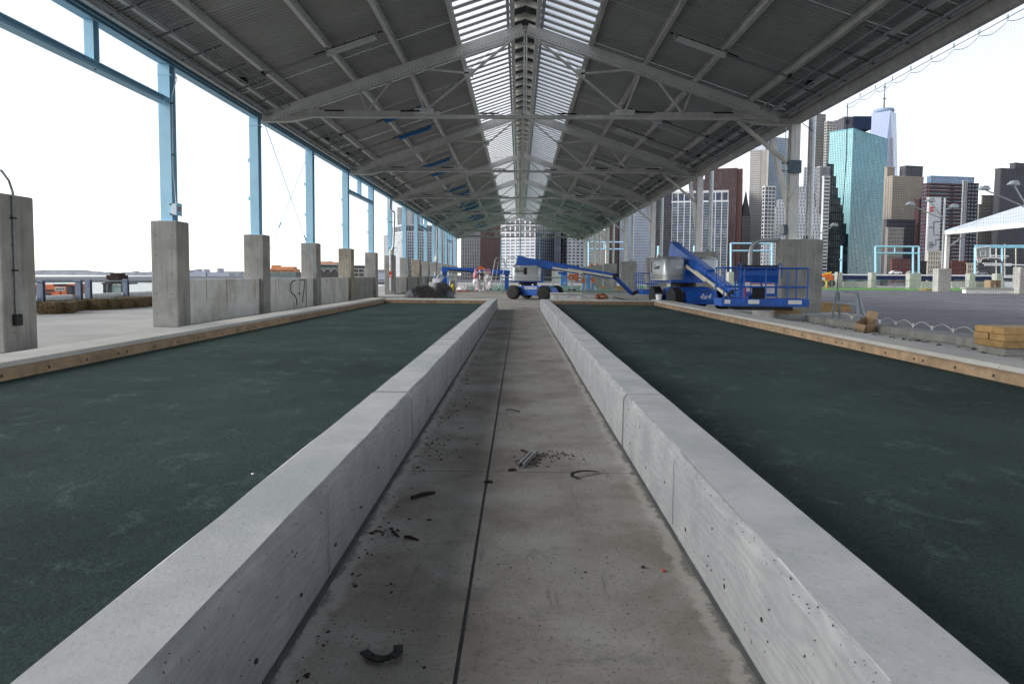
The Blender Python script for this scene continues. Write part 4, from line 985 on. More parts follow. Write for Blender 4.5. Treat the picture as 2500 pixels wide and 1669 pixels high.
for i in range(14): far_box(t, 'frieze_window', 773 + i * 3.6, 775 + i * 3.6, 648, 650.5, 519.6, .3, 'arch_dark')
t = thing('office_block', 'grey two storey quayside building between the fifth and sixth piers', 'building', at(875, 672, 500))
far_box(t, 'wall', 862, 889, 655, 682, 500, 20, 'terminal_stone'); far_box(t, 'roof', 861, 890, 648, 655, 503, 18, 'dark_vent')
for x in (864, 877):
    for y in (657, 667): far_box(t, 'window', x, x + 10, y, y + 7, 499.7, .2, 'arch_dark')
t = thing('office_block', 'small pale quayside shed between the sixth and seventh piers', 'building', at(928, 672, 480)); far_box(t, 'wall', 919, 940, 661, 682, 480, 20, 'shore_building'); far_box(t, 'roof', 918, 941, 658, 661, 479, 22, 'terminal_stone')

# ================================================================== SKYLINE
PAL = dict(stone=(.50, .47, .44), white=(.60, .61, .63), cream=(.55, .50, .42), beige=(.38, .33, .275), brick=(.16, .06, .05), brown=(.075, .032, .034), redbrown=(.085, .042, .04), grey=(.095, .095, .108), lightgrey=(.44, .44, .46), blackish=(.03, .03, .04),
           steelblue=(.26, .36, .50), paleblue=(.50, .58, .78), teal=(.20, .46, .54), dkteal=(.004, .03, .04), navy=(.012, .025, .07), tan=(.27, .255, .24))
for k, v in PAL.items(): mat('facade_' + k, v, .8, var=.08, scale=.05, rnd=.0)
for k, v, r in (('dark', (.018, .024, .04), .15), ('blue', (.022, .045, .085), .15), ('mid', (.10, .13, .19), .2), ('sky', (.22, .32, .50), .12), ('teal', (.08, .30, .38), .08), ('teal_skylit', (.40, .66, .67), .06), ('pale', (.36, .42, .62), .1), ('navy', (.010, .020, .055), .15), ('deepteal', (.003, .020, .026), .2)):
    mt = mat('glass_' + k, v, r, var=.25 if k not in ('pale', 'teal_skylit') else .08, scale=.12 if k != 'pale' else .01, spec=.6, rnd=.35 if k not in ('pale', 'teal', 'teal_skylit') else 0)
    t = mt.node_tree; b = t.nodes['Principled BSDF']; L = t.links.new
    if k in ('pale', 'teal', 'teal_skylit', 'sky'): continue
    old = b.inputs['Base Color'].links[0].from_socket
    g = nn(t, 'ShaderNodeNewGeometry'); sn = nn(t, 'ShaderNodeVectorMath', operation='SNAP'); sn.inputs[1].default_value = (2.6, 2.6, 3.3)
    wn = nn(t, 'ShaderNodeTexWhiteNoise'); L(g.outputs['Position'], sn.inputs[0]); L(sn.outputs[0], wn.inputs['Vector'])
    mr = nn(t, 'ShaderNodeMapRange'); mr.inputs['From Min'].default_value = .55; mr.inputs['From Max'].default_value = 1.0; mr.inputs['To Max'].default_value = .22; L(wn.outputs['Value'], mr.inputs['Value'])
    mx = nn(t, 'ShaderNodeMix', data_type='RGBA'); mx.inputs['B'].default_value = (.38, .38, .37, 1); L(mr.outputs[0], mx.inputs['Factor']); L(old, mx.inputs['A']); L(mx.outputs['Result'], b.inputs['Base Color'])
    nb = nn(t, 'ShaderNodeTexNoise', Scale=.35, Detail=2.); L(g.outputs['Position'], nb.inputs['Vector']); bp = nn(t, 'ShaderNodeBump'); bp.inputs['Strength'].default_value = .12; bp.inputs['Distance'].default_value = .4; L(nb.outputs['Fac'], bp.inputs['Height']); L(bp.outputs[0], b.inputs['Normal'])
def face(t, p, e, nrm, w_, z0, z1, spec, wall, glass, objs):
    """grid of piers and floor bands standing proud of the panes; spec = columns, rows, pane width share, pane height share"""
    cols, rows, fw, fh = spec[:4]
    e3, n3 = Vector((e.x, e.y, 0)), Vector((nrm.x, nrm.y, 0))
    mx = Matrix((( e3.x, n3.x, 0, p.x), (e3.y, n3.y, 0, p.y), (0, 0, 1, 0), (0, 0, 0, 1)))
    cw_, rh = w_ / cols, (z1 - z0) / rows; th = max(.35, cw_ * .06); mb = MB()
    if fw < 1:
        pw = cw_ * (1 - fw)
        for i in range(cols + 1): u = i * cw_; mb.box(max(0, u - pw / 2), min(w_, u + pw / 2), 0, th, z0, z1)
    if fh < 1:
        ph = rh * (1 - fh)
        for i in range(rows + 1): z = z0 + i * rh; mb.box(0, w_, 0, th * .8, max(z0, z - ph / 2), min(z1, z + ph / 2))
    xf(mb, mx).build('facade_grid', wall, t)
    if objs:
        sg = 1 if e.x * nrm.y - e.y * nrm.x > 0 else -1
        me = MB().box(-cw_ * fw / 2, cw_ * fw / 2, sg * .02, sg * .12, -rh * fh / 2, rh * fh / 2).data('window', glass)
        rot = (0, 0, math.atan2(e.y, e.x))
        n = 0
        for r_ in range(rows - 1, -1, -1):
            for i in range(cols):
                o = link('window', me, t, mx @ Vector(((i + .5) * cw_, 0, z0 + (r_ + .5) * rh)) - Vector(t.location)); o.rotation_euler = rot
def tower(label, xc, x0, x1, ytop, Y, phi, wall, glass, L=None, Rr=None, objs=False, ybot=690, name='tower_block', cap=True, t=None):
    wall = 'facade_' + wall; glass = 'glass_' + glass
    pc = at(xc, ytop, Y); zt = pc.z; zb = at(xc, ybot, Y).z
    a, b = Vector((-math.cos(phi), math.sin(phi))), Vector((math.sin(phi), math.cos(phi)))
    c2 = Vector((pc.x, pc.y))
    def reach(x, v, lim=140):
        d = at(x, ytop, Y); d = Vector((d.x, d.y)); det = v.x * -d.y + v.y * d.x
        k = ((0 - c2.x) * -d.y + (0 - c2.y) * d.x) / det if abs(det) > 1e-6 else 4
        return k if k > .5 else 4
    wl, wr = min(reach(x0, a), 400), min(reach(x1, b), 400)
    if t is None: t = thing(name, label, 'building', (pc.x, pc.y, -3))
    pl, pr = c2 + a * wl, c2 + b * wr; pb = pl + b * wr
    mb = MB(); ins = .05
    mb.prism([tuple(c2), tuple(pr), tuple(pb), tuple(pl)], 'z', zb, zt - .2).build('core', glass if not objs else wall, t)
    if not L and not objs: MB().prism([tuple(c2 - b * .06 - a * .02), tuple(c2 - b * .02 - a * .02), tuple(pl - b * .02), tuple(pl - b * .06)], 'z', zb, zt - .25).build('side_wall', wall, t)
    # outward normals: left face looks along -b, right face along -a
    if L: face(t, pl, -a, -b, wl, zb, zt, L, wall, glass, objs)
    if Rr: face(t, c2, b, -a, wr, zb, zt, Rr, wall, glass, objs and wr > wl * .2)
    if cap:
        g = .4; q = [c2 - a * g - b * g, pr + b * g - a * g, pb + a * g + b * g, pl + a * g - b * g]
        MB().prism([tuple(v) for v in q], 'z', zt - .2, zt + .8).build('parapet', wall, t)
    return t, c2, a, b, wl, wr, zt
H9 = R(90)
# seen through the left columns
tower('pale grid slab tower behind the dark windowed block at left', 1006, 970, 1032, 507, 900, R(10), 'lightgrey', 'mid', (12, 40, .6, .6), (8, 40, .6, .6))
tower('white framed block with dark square windows seen between blue columns', 989, 954, 1054, 566, 560, R(62), 'white', 'mid', (16, 26, .55, .55), (13, 17, .7, .7))
tower('dark louvred crown storey of the white framed block', 989, 954, 1054, 549, 561, R(62), 'white', 'navy', (10, 1, .93, .8), (9, 1, .93, .8), ybot=566, name='crown_storey')
tower('low pale wing left of the white framed block', 956, 937, 962, 573, 540, R(60), 'lightgrey', 'mid', (8, 20, .6, .6), (3, 20, .6, .6))
tower('white tower with close vertical ribs behind the far blue columns', 1112, 1058, 1116, 500, 620, R(5), 'white', 'mid', (13, 20, .45, .97), None)
tower('dark blue tower with white vertical ribs left of the brown block', 1172, 1126, 1176, 480, 640, R(4), 'lightgrey', 'navy', (11, 24, .6, .9), None)
tower('dark maroon block with narrow vertical slots left of the central white building', 1223, 1172, 1226, 540, 560, R(3), 'brown', 'dark', (12, 18, .35, .97), None)
t, *_ = tower('white concrete building with rows of wide windows at the end of the shed', 1307.5, 1223.5, 1353.5, 582, 460, R(32), 'white', 'mid', (7, 14, .80, .60), (9, 14, .68, .62), objs=True, name='office_tower')
tower(None, 1307.5, 1223.5, 1353.5, 516, 460.5, R(32), 'white', 'dark', (7, 4, .74, .72), (9, 4, .72, .72), ybot=581.5, objs=True, t=t)
tower('narrow navy slab right of the central white building', 1370, 1353, 1374, 552, 430, R(4), 'navy', 'navy', (3, 14, .85, .9), None)
tower('white sloping office block with rows of windows right of the navy slab', 1386, 1367, 1456, 550, 440, R(70), 'white', 'dark', (2, 18, .8, .5), (7, 18, .62, .5), objs=True, name='office_tower')
tower('windowless grey brown slab behind the far right columns', 1479, 1455, 1482, 565, 430, R(4), 'tan', 'mid', (1, 1, .0, .0), None)
tower('dark maroon tower with windows behind the far right columns', 1510, 1486, 1513, 540, 520, R(4), 'redbrown', 'dark', (5, 22, .55, .6), None)
tower('pale pleated tower with blue grey window bands behind the right columns', 1515, 1511, 1592, 470, 520, R(82), 'lightgrey', 'sky', None, (12, 32, .92, .55))
for k, x in enumerate((1530, 1556, 1580)): pass
tower('dark banded tower left of the white piered glass block', 1600, 1592, 1648, 440, 600, R(80), 'grey', 'navy', (2, 40, .9, .5), (10, 40, .9, .5))
t, c2, a, b, wl, wr, zt = tower('dark blue glass block with white vertical piers behind the right boom lift', 1778, 1641, 1803, 492, 500, R(14), 'white', 'blue', (9, 30, .87, .93), (12, 30, .55, .93), objs=True, name='office_tower')
tower(None, 1778, 1641, 1803, 467, 500.5, R(14), 'white', 'navy', (9, 1, .84, .78), (12, 1, .6, .8), ybot=491.5, objs=True, t=t)
tower('dark red brown tower with tall windows behind the white piered block', 1800, 1721, 1818, 412, 620, R(18), 'redbrown', 'dark', (13, 44, .62, .6), (5, 44, .6, .6))
tower('red brown stub left of the tall red brown tower', 1725, 1690, 1728, 440, 640, R(18), 'redbrown', 'mid', (8, 40, .6, .6), None)
t, c2, a, b, wl, wr, zt = tower('old stone tower with a pyramid roof', 1832, 1812, 1838, 530, 640, R(10), 'tan', 'dark', (5, 22, .4, .6), None, name='pyramid_tower')
q = [c2, c2 + a * wl, c2 + a * wl + b * 14, c2 + b * 14]; ap = (q[0] + q[2]) / 2
MB().add([(v.x, v.y, zt) for v in q] + [(ap.x, ap.y, at(1822, 459, 640).z)], [(0, 1, 4), (1, 2, 4), (2, 3, 4), (3, 0, 4)]).build('pyramid_roof', 'facade_grey', t)
tower('pale blue glass tower with stepped shoulder behind the nearest right column', 1870, 1838, 1932, 335, 760, R(72), 'lightgrey', 'sky', (8, 70, .7, .55), (18, 70, .85, .62))
tower('lower shoulder of the pale blue glass tower', 1858, 1832, 1872, 367, 755, R(20), 'stone', 'mid', (10, 60, .6, .5), (3, 60, .6, .5))
tower('black and white striped slab beside the stepped white building', 1868, 1863, 1893, 456, 600, R(78), 'white', 'dark', (1, 26, .8, .75), (3, 26, .84, .74))
# stepped white building: tiers from top to bottom
t = None
zig = thing('stepped_tower', 'pale stepped tower with many small windows behind the galvanised pole', 'building', at(1930, 672, 620))
tiers = [(1962, 1994, 408), (1928, 1996, 455), (1915, 2000, 470), (1900, 2003, 487), (1893, 2006, 505), (1886, 2008, 522), (1878, 2010, 545), (1870, 2012, 562), (1864, 2014, 580)]
for k, (xa, xb, yt) in enumerate(tiers):
    yb = tiers[k + 1][2] if k + 1 < len(tiers) else 690
    n = max(3, round((xb - xa) / 7.4)); rws = max(1, round((yb - yt) / 7.6))
    tower(None, xa + .5, xa, xb, yt, 640 - k * 5, R(86), 'white', 'mid', None, (n, rws, .42, .52), ybot=yb + .3, t=zig, cap=False)
tower('slender beige stone skyscraper rising past the galvanised pole', 1990, 1975, 2016, 278, 900, R(70), 'tan', 'dark', (4, 60, .45, .6), (8, 60, .45, .55), name='skyscraper')
tower('dark slab with balcony stripes left of the teal tower', 2019, 2014, 2040, 297, 860, R(80), 'stone', 'blackish' if False else 'dark', (1, 60, .8, .6), (3, 60, .8, .45))
tower('grey blue ribbed tower behind the teal tower', 2038, 2034, 2064, 295, 980, R(80), 'lightgrey', 'mid', None, (14, 30, .5, .95))
tower('narrow dark tower with pale vertical ribs left of the teal tower', 2002, 1996, 2026, 408, 620, R(75), 'lightgrey', 'navy', (4, 30, .7, .9), (8, 30, .6, .97))
tower('narrow white slab with stacked ledges left of the teal tower', 2012, 2008, 2026, 432, 560, R(80), 'white', 'dark', None, (1, 30, .98, .55))
# teal glass tower with roof house and its dark stepped reflection built as solids
t, c2, a, b, wl, wr, zt = tower('teal glass skyscraper with two bright faces', 2083, 2026, 2167, 315, 700, R(50), 'teal', 'teal_skylit', (14, 62, .94, .90), None, name='glass_skyscraper')  # left face glass coloured lighter than the right: sky reflection put into the colour
face(t, c2, b, -a, wr, at(2083, 690, 700).z, zt, (26, 62, .78, .80), 'facade_teal', 'glass_teal', False)
MB().prism([tuple(c2 + b * .1 - a * .12), tuple(c2 + b * (wr - .1) - a * .12), tuple(c2 + b * (wr - .1) - a * .05), tuple(c2 + b * .1 - a * .05)], 'z', -3, zt - .5).build('glazing', 'glass_teal', t)
far_box(t, 'roof_house', 2060, 2083, 285, 316, 712, 14, 'facade_grey'); far_box(t, 'roof_house', 2083, 2128, 284, 316, 711, 14, 'facade_navy')
for x in (2065, 2070): far_box(t, 'louvre', x, x + 3.2, 292, 303, 711.8, .2, 'facade_navy')
dk = thing('stepped_reflection', 'dark stepped solids added for the reflection on the left face of the teal tower', 'building', at(2045, 672, 640))  # added tiers standing in for a dark reflection in the glass
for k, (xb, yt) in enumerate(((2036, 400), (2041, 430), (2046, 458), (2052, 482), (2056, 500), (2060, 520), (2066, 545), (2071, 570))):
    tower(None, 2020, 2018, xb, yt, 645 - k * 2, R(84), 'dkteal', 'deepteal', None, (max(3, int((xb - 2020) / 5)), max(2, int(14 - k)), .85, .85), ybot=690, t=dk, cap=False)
# tapered supertall with mast
w_ = thing('tapered_skyscraper', 'pale tapering glass skyscraper with a ringed mast', 'building', at(2168, 672, 1500))
z0, z1 = at(2168, 690, 1500).z, at(2168, 268, 1500).z
xl, xr = at(2131, 500, 1500).x, at(2206, 500, 1500).x; tl, tr_ = at(2137, 268, 1500).x, at(2199, 268, 1500).x
cx = (xl + xr) / 2; D = xr - xl; cy = 1500 + D / 2
base = [(cx - D / 2, cy - D / 2), (cx + D / 2, cy - D / 2), (cx + D / 2, cy + D / 2), (cx - D / 2, cy + D / 2)]
h = (tr_ - tl) / 2; top = [(cx, cy - h), (cx + h, cy), (cx, cy + h), (cx - h, cy)]
MB().add([(x, y, z0) for x, y in base] + [(x, y, z1) for x, y in top], [(0, 1, 4), (1, 5, 4), (1, 2, 5), (2, 6, 5), (2, 3, 6), (3, 7, 6), (3, 0, 7), (0, 4, 7), (4, 5, 6, 7), (3, 2, 1, 0)]).build('glass_shaft', 'glass_pale', w_)
s_ = 1500 / F_PX; mz = z1
MB().lathe([(22 * s_, z1 + 1.5 * s_), (23 * s_, z1 + 5 * s_), (23 * s_, z1 + 7 * s_), (22 * s_, z1 + 9 * s_)], (cx, cy, 0), n=24).build('ring', 'facade_steelblue', w_)
MB().tube([(cx, cy, z1), (cx, cy, z1 + 25 * s_), (cx, cy, z1 + 78 * s_)], [2.4 * s_, 1.5 * s_, .6 * s_], 8).build('mast', 'facade_grey', w_)
for k in (34, 62): MB().lathe([(3.2 * s_, z1 + k * s_), (3.2 * s_, z1 + (k + 2) * s_)], (cx, cy, 0), n=10).build('mast_collar', 'facade_grey', w_)
for i in range(22): far_box(w_, 'floor_band', 2172, 2181, 337 + i * 3.1, 338.6 + i * 3.1, 1496, 1, 'facade_tan')
# right group
tower('tall beige apartment tower with balconies right of the teal tower', 2180, 2162, 2255, 431, 660, R(78), 'beige', 'mid', (3, 46, .4, .5), (18, 46, .45, .55))
t = tower('dark roof storey of the beige apartment tower', 2212, 2197, 2253, 406, 664, R(76), 'grey', 'navy', (3, 1, .2, .5), (8, 2, .62, .5), ybot=431, name='crown_storey')
tower('thin beige shoulder left of the beige apartment tower', 2166, 2160, 2184, 409, 668, R(78), 'beige', 'mid', None, (4, 46, .4, .5))
tower('dark brown slab right of the beige apartment tower', 2245, 2234, 2262, 487, 610, R(60), 'brown', 'dark', (3, 30, .5, .5), (3, 30, .5, .5))
tower('grey office block with small windows below the beige tower', 2165, 2157, 2234, 537, 600, R(80), 'grey', 'dark', None, (14, 16, .5, .55))
tower('small stepped tan block before the grey office block', 2168, 2162, 2206, 557, 560, R(80), 'tan', 'dark', None, (9, 14, .4, .5))
tower('low dark brick block at the waterfront below the grey office', 2178, 2174, 2232, 634, 520, R(82), 'brick', 'mid', None, (12, 5, .5, .55))
tower('brown office tower with white window bands at right', 2264, 2252, 2360, 449, 580, R(80), 'redbrown', 'sky', (3, 27, .7, .45), (1, 27, .99, .48))
tower('dark right flank of the brown banded tower', 2364, 2358, 2389, 449, 585, R(80), 'blackish', 'mid', None, (3, 27, .8, .45))
tower('white stair shaft of the brown banded tower', 2352, 2350, 2362, 443, 578, R(84), 'lightgrey', 'mid', None, (2, 40, .7, .9))
tower('blue glass crown of the brown banded tower', 2272, 2264, 2378, 431, 583, R(80), 'steelblue', 'sky', (2, 1, .9, .9), (9, 1, .93, .9), ybot=449)
t, c2, a, b, wl, wr, zt = tower('white blank wall with black pipes before the brown banded tower', 2268, 2264, 2297, 484, 560, R(82), 'white', 'mid', None, (1, 1, 0, 0))
for pts in (((2294, 541), (2280, 541), (2280, 555), (2268, 555)), ((2280, 541), (2280, 574), (2292, 574)), ((2294, 585), (2285, 585), (2285, 598), (2268, 598)), ((2268, 592), (2276, 592), (2276, 604), (2268, 604))):
    MB().tube([at(x, y, 557.5) for x, y in pts], .35, 4).build('pipe', 'facade_navy', t)
for y in (512, 505): far_box(t, 'red_sign', 2271, 2280, y, y + 4, 558, .5, 'red')
tower('low cream block below the white blank wall', 2266, 2262, 2302, 614, 540, R(82), 'cream', 'dark', None, (6, 7, .45, .5))
tower('grey stepped old tower between the brown tower and the right edge', 2390, 2386, 2440, 500, 620, R(82), 'tan', 'dark', None, (12, 24, .4, .55))
tower('upper stage of the grey stepped old tower', 2398, 2396, 2432, 478, 625, R(82), 'tan', 'dark', None, (8, 3, .4, .5), ybot=500)
tower('tall dark brick tower at the right edge of the skyline', 2444, 2430, 2560, 412, 600, R(72), 'grey', 'blue', (5, 48, .45, .5), (24, 48, .42, .5))
tower('upper stage of the dark brick tower at the right edge', 2478, 2466, 2560, 399, 604, R(72), 'grey', 'blue', (3, 3, .45, .5), (14, 3, .42, .5), ybot=412)
for k, (x0, x1, yt, m_, lab) in enumerate(((2322, 2360, 640, 'brick', 'low red brick waterfront building beside the hoop column'), (2360, 2386, 645, 'cream', 'narrow cream waterfront building with square windows'), (2386, 2418, 650, 'grey', 'grey gabled waterfront building left of the ship masts'), (2236, 2262, 640, 'blackish', 'dark low block between brick buildings at the waterfront'), (2296, 2322, 648, 'brick', 'small red brick building behind the lamp pole'))):
    tower(lab, x0 + 1.5, x0, x1, yt, 470, R(84), m_, 'dark', None, (max(3, int((x1 - x0) / 5)), 4, .5, .55))
tower('dark base buildings seen under the shed left of the brown block', 1012, 1000, 1060, 648, 500, R(30), 'grey', 'dark', (6, 4, .5, .5), (5, 4, .5, .5))
# river bank under the skyline and the elevated highway
struct('city_bank', MB().box(-330, 900, 300, 1700, -3.2, -2.2), 'facade_grey')
t = thing('elevated_highway', 'elevated waterfront highway with white edge beam and blue girder', 'highway', at(2160, 672, 280))
a0, a1 = at(2010, 670, 280), at(2560, 674, 270)
MB().bar((a0.x, a0.y, a0.z), (a1.x, a1.y, a0.z), 8, .55).build('deck', 'facade_white', t)
MB().bar((a0.x, a0.y - 3.2, a0.z - 1.2), (a1.x, a1.y - 3.2, a0.z - 1.2), .6, 1.6).build('girder', 'facade_navy', t)
for i in range(9):
    q = a0.lerp(a1, (i + .5) / 9); MB().box(q.x - .5, q.x + .5, q.y - 2, q.y + 2, -3, a0.z - 1).build('pillar', 'facade_grey', t)
cars = [(2186, 'car_white'), (2228, 'grey_plastic'), (2300, 'car_white'), (2395, 'grey_plastic')]
for k, (x, m_) in enumerate(cars):
    p = at(x, 668, 278.5); z = a0.z + .28; t = thing('car', '%s car from the left on the elevated highway' % ORD[k], 'car', (p.x, p.y, z), group='cars on the elevated highway')
    MB().prism([(p.x - 2.2, z + .3), (p.x + 2.2, z + .3), (p.x + 2.2, z + .9), (p.x + 1.4, z + 1.0), (p.x + .7, z + 1.5), (p.x - 1.1, z + 1.5), (p.x - 1.8, z + 1.0), (p.x - 2.2, z + .9)], 'y', p.y - .85, p.y + .85).build('body', m_, t)
    MB().prism([(p.x + 1.2, z + 1.02), (p.x + .66, z + 1.42), (p.x - 1.05, z + 1.42), (p.x - 1.6, z + 1.02)], 'y', p.y - .87, p.y + .87).build('side_window', 'black', t)
    for d in (-1.4, 1.4): MB().lathe([(.34, -.88), (.34, .88)], (p.x + d, p.y, z + .34), 'y', 12).build('wheel', 'rubber', t)
t = thing('sailing_ship', 'moored sailing ship with white yards on its masts behind the hoop', 'ship', at(2440, 680, 300))
for x, y0, y1 in ((2432, 600, 690), (2453, 596, 690), (2480, 605, 690)): MB().tube([at(x, y1, 300), at(x, y0, 300)], .22, 6).build('mast', 'cream', t)
for x0, x1, y in ((2412, 2462, 624), (2414, 2456, 629), (2400, 2470, 643), (2404, 2468, 647), (2455, 2520, 646)): MB().tube([at(x0, y, 299), at(x1, y + 1.5, 299)], .3, 6).build('yard', 'white_paint', t)
far_box(t, 'hull', 2390, 2540, 678, 700, 298, 8, 'blackish' if 0 else 'facade_blackish')
t = thing('harbour_boat', 'white harbour boat with dark windows right of the ship masts', 'boat', at(2480, 680, 200))
far_box(t, 'hull', 2450, 2500, 688, 705, 200, 5, 'white_paint'); far_box(t, 'cabin', 2453, 2498, 678, 688, 200.5, 4, 'dark_vent'); far_box(t, 'cabin_roof', 2450, 2500, 676, 678.5, 200, 5, 'white_paint')

# ================================================================== MIDDLE DISTANCE UNDER THE SHED
def drape(label, x0, x1, y0, y1, hfun, m_, name='tarpaulin', n=46):
    vs = []; fs = []
    for j in range(n + 1):
        for i in range(n + 1):
            u, v = i / n, j / n; x, y = x0 + (x1 - x0) * u, y0 + (y1 - y0) * v
            z = hfun(u, v); e = (.03 * math.sin(14 * u + 9 * v + 3 * math.sin(11 * u)) + .045 * abs(math.sin(23 * u - 6 * v + 3 * math.sin(9 * v + 4 * u))) + .03 * abs(math.sin(41 * u + 11 * v + 2 * math.sin(17 * u)))) * min(1, 4 * z)
            vs.append((x + .04 * math.sin(13 * v + 5 * u), y + .04 * math.sin(15 * u), max(.012, z + e + random.uniform(-.006, .006))))
    for j in range(n):
        for i in range(n): a = j * (n + 1) + i; fs.append((a, a + 1, a + n + 2, a + n + 1))
    mb = MB().add(vs, fs); o = mb.build(name, m_, smooth=True); return tag(o, label, 'tarpaulin', 'crumpled tarpaulins')
def bumps(*bs):
    return lambda u, v: max([0] + [h * max(0, 1 - ((u - cu) / ru) ** 2 - ((v - cv) / rv) ** 2) ** .55 for cu, cv, ru, rv, h in bs])
a, b = at(984, 720, 31), at(1128, 720, 31)
drape('crumpled black tarpaulin over a heap behind the left court', a.x, b.x - .3, 29.4, 32.4, bumps((.42, .5, .42, .5, .84), (.72, .6, .26, .42, 1.02), (.5, .45, .5, .5, .62), (.28, .45, .28, .45, .62)), 'tarp')
drape('dark green tarpaulin end at the right of the black one', b.x - 1.25, b.x + .05, 28.9, 30.2, bumps((.55, .5, .5, .5, .42), (.25, .5, .3, .4, .3)), 'tarp_green', n=30)
def px_tube(t, name, pts, Y, r, m_, n=8): return MB().tube([at(x, y, Y) for x, y in pts], r, n).build(name, m_, t, smooth=True)
t = thing('hand_truck', 'grey framed board with a yellow reel standing right of the tarpaulin', 'hand truck', at(1107, 722, 32.2))
px_tube(t, 'frame', [(1113, 722), (1112, 686), (1109, 684), (1100, 684), (1098, 687), (1100, 722)], 32.2, .025, 'galvanised')
px_box(t, 'board', 1100, 1111, 686, 718, 32.22, .03, 'grey_plastic')
c_ = at(1105, 703, 32.0); MB().lathe([(.03, -.06), (.17, -.05), (.2, 0), (.17, .05), (.03, .06)], c_, 'x', 16).build('reel', 'yellow', t, smooth=True)
t = thing('air_unit', 'white boxed air unit with hose behind the tarpaulin', 'air unit', at(1066, 700, 38))
px_box(t, 'cabinet', 1056, 1076, 680, 706, 38, .6, 'white_paint', .03); px_box(t, 'side_box', 1047, 1062, 689, 700, 37.6, .4, 'white_steel', .02)
px_tube(t, 'hose', [(1067, 681), (1069, 675), (1074, 672), (1080, 674), (1081, 682)], 37.9, .05, 'galvanised')
for k, (x, y0) in enumerate(((1061, 664), (1077, 662), (1094, 664))):
    t = thing('blue_prop', '%s thin blue prop with white head behind the tarpaulin' % ORD[k], 'prop', at(x, 712, 42), group='thin blue props'); px_tube(t, 'shaft', [(x, 712), (x, y0 + 8)], 42, .04, 'sheet_blue'); px_box(t, 'head', x - 1.8, x + 1.8, y0, y0 + 9, 41.95, .12, 'white_paint')
# pipe railing across the shed
t = thing('pipe_railing', 'long grey pipe railing across the middle of the shed', 'railing', at(1250, 712, 55))
for k, y in enumerate((675.5, 708)): px_tube(t, 'rail', [(1033, y), (1600, y + 3.5)], 55, .045, 'steel_frame')
for x in (1034, 1100, 1161, 1227, 1290, 1350, 1395, 1430, 1495, 1530, 1560, 1598): px_tube(t, 'post', [(x, 712), (x, 675)], 55, .045, 'steel_frame')
for x in (1161, 1227, 1495, 1530): px_box(t, 'foot', x - 4, x + 4, 709, 713, 54.9, .25, 'galvanised_dull')
# rolling stair frames
t = thing('rolling_stair', 'galvanised rolling stair frames left of the middle boom lift', 'stair', at(1225, 706, 51))
for dY in (0, .9):
    px_tube(t, 'side_frame', [(1196, 704), (1209, 634), (1213, 629.5), (1224, 629), (1230, 633), (1236, 652)], 51 + dY, .03, 'galvanised')
    px_tube(t, 'side_frame', [(1217, 705), (1238, 634), (1242, 629), (1255, 628), (1261, 633), (1264, 650)], 51 + dY, .03, 'galvanised')
px_tube(t, 'hand_rail', [(1207, 704), (1217, 640), (1222, 636), (1230, 637), (1236, 660)], 51.4, .022, 'galvanised')
for k in range(8): a, b = at(1199 + k * 1.6, 698 - k * 8, 51), at(1199 + k * 1.6, 698 - k * 8, 51.9); MB().bar(a, b, .16, .03).build('tread', 'galvanised_dull', t)
for x in (1198, 1218): MB().lathe([(.07, -.03), (.07, .03)], at(x, 706, 51.2), 'y', 10).build('caster', 'rubber', t)
# boom of a further lift
t = thing('boom_lift', 'further boom lift showing only its horizontal blue boom beyond the rolling stair', 'boom lift', at(1150, 672, 62))
a, b = at(1078, 658, 62), at(1245, 665, 62)
MB().bar(a, a.lerp(b, .55), .3, .5).build('boom_section', 'lift_blue', t, bevel=.03); MB().bar(a.lerp(b, .5), b, .26, .4).build('boom_inner_section', 'lift_blue', t, bevel=.02)
a2, b2 = at(1094, 659.5, 61.8), at(1150, 664, 61.8); MB().bar(a2, b2, .06, .14).build('cable_track', 'black', t); MB().bar(a2 + Vector((0, -.05, -.09)), b2 + Vector((0, -.05, -.09)), .05, .05).build('track_edge', 'cream', t)
far_box(t, 'support', 1080, 1090, 664, 712, 62.2, .4, 'lift_blue'); far_box(t, 'support', 1232, 1242, 668, 712, 62.2, .4, 'lift_blue')
# wrapped play equipment
t = thing('wrapped_play_tower', 'play tower wrapped in pink plastic with an orange roof', 'play equipment', at(1178, 712, 53))
for x, m_ in ((1162, 'pink'), (1172, 'white_steel'), (1184, 'galvanised'), (1194, 'pink')): px_tube(t, 'post', [(x, 712), (x - 1, 656)], 53 + (x % 3) * .4, .09 if m_ == 'pink' else .05, m_)
a, b = at(1165, 658, 52.6), at(1184, 658, 52.6); ap = at(1174, 649, 53)
MB().prism([(a.x, a.z), (b.x, a.z), (b.x, a.z + .06), (ap.x, ap.z), (a.x, a.z + .06)], 'y', 52.4, 53.6).build('roof', 'orange', t)
for x, y, r_ in ((1164, 690, .3), (1168, 700, .22), (1190, 680, .28), (1194, 698, .3), (1180, 705, .2), (1161, 672, .2), (1193, 665, .22)):
    c_ = at(x, y, 52.8); mb = MB(); n = 7
    for i in range(n):
        for j in range(n): pass
    bm = bmesh.new(); bmesh.ops.create_icosphere(bm, subdivisions=2, radius=r_)
    for v in bm.verts: v.co = v.co * random.uniform(.75, 1.15); v.co.z *= 1.5; v.co += c_ - Vector(t.location)
    me = bpy.data.meshes.new('plastic_wrap'); bm.to_mesh(me); bm.free(); me.materials.append(M['pink' if x % 2 else 'plastic_sheet']); link('plastic_wrap', me, t)
px_box(t, 'deck', 1160, 1196, 664, 666, 52.6, 1.2, 'white_steel')
for x in (1170, 1177): px_tube(t, 'hoop', [(x - 3, 672), (x - 2, 667), (x, 665.5), (x + 2, 667), (x + 3, 672)], 52.6, .03, 'black')
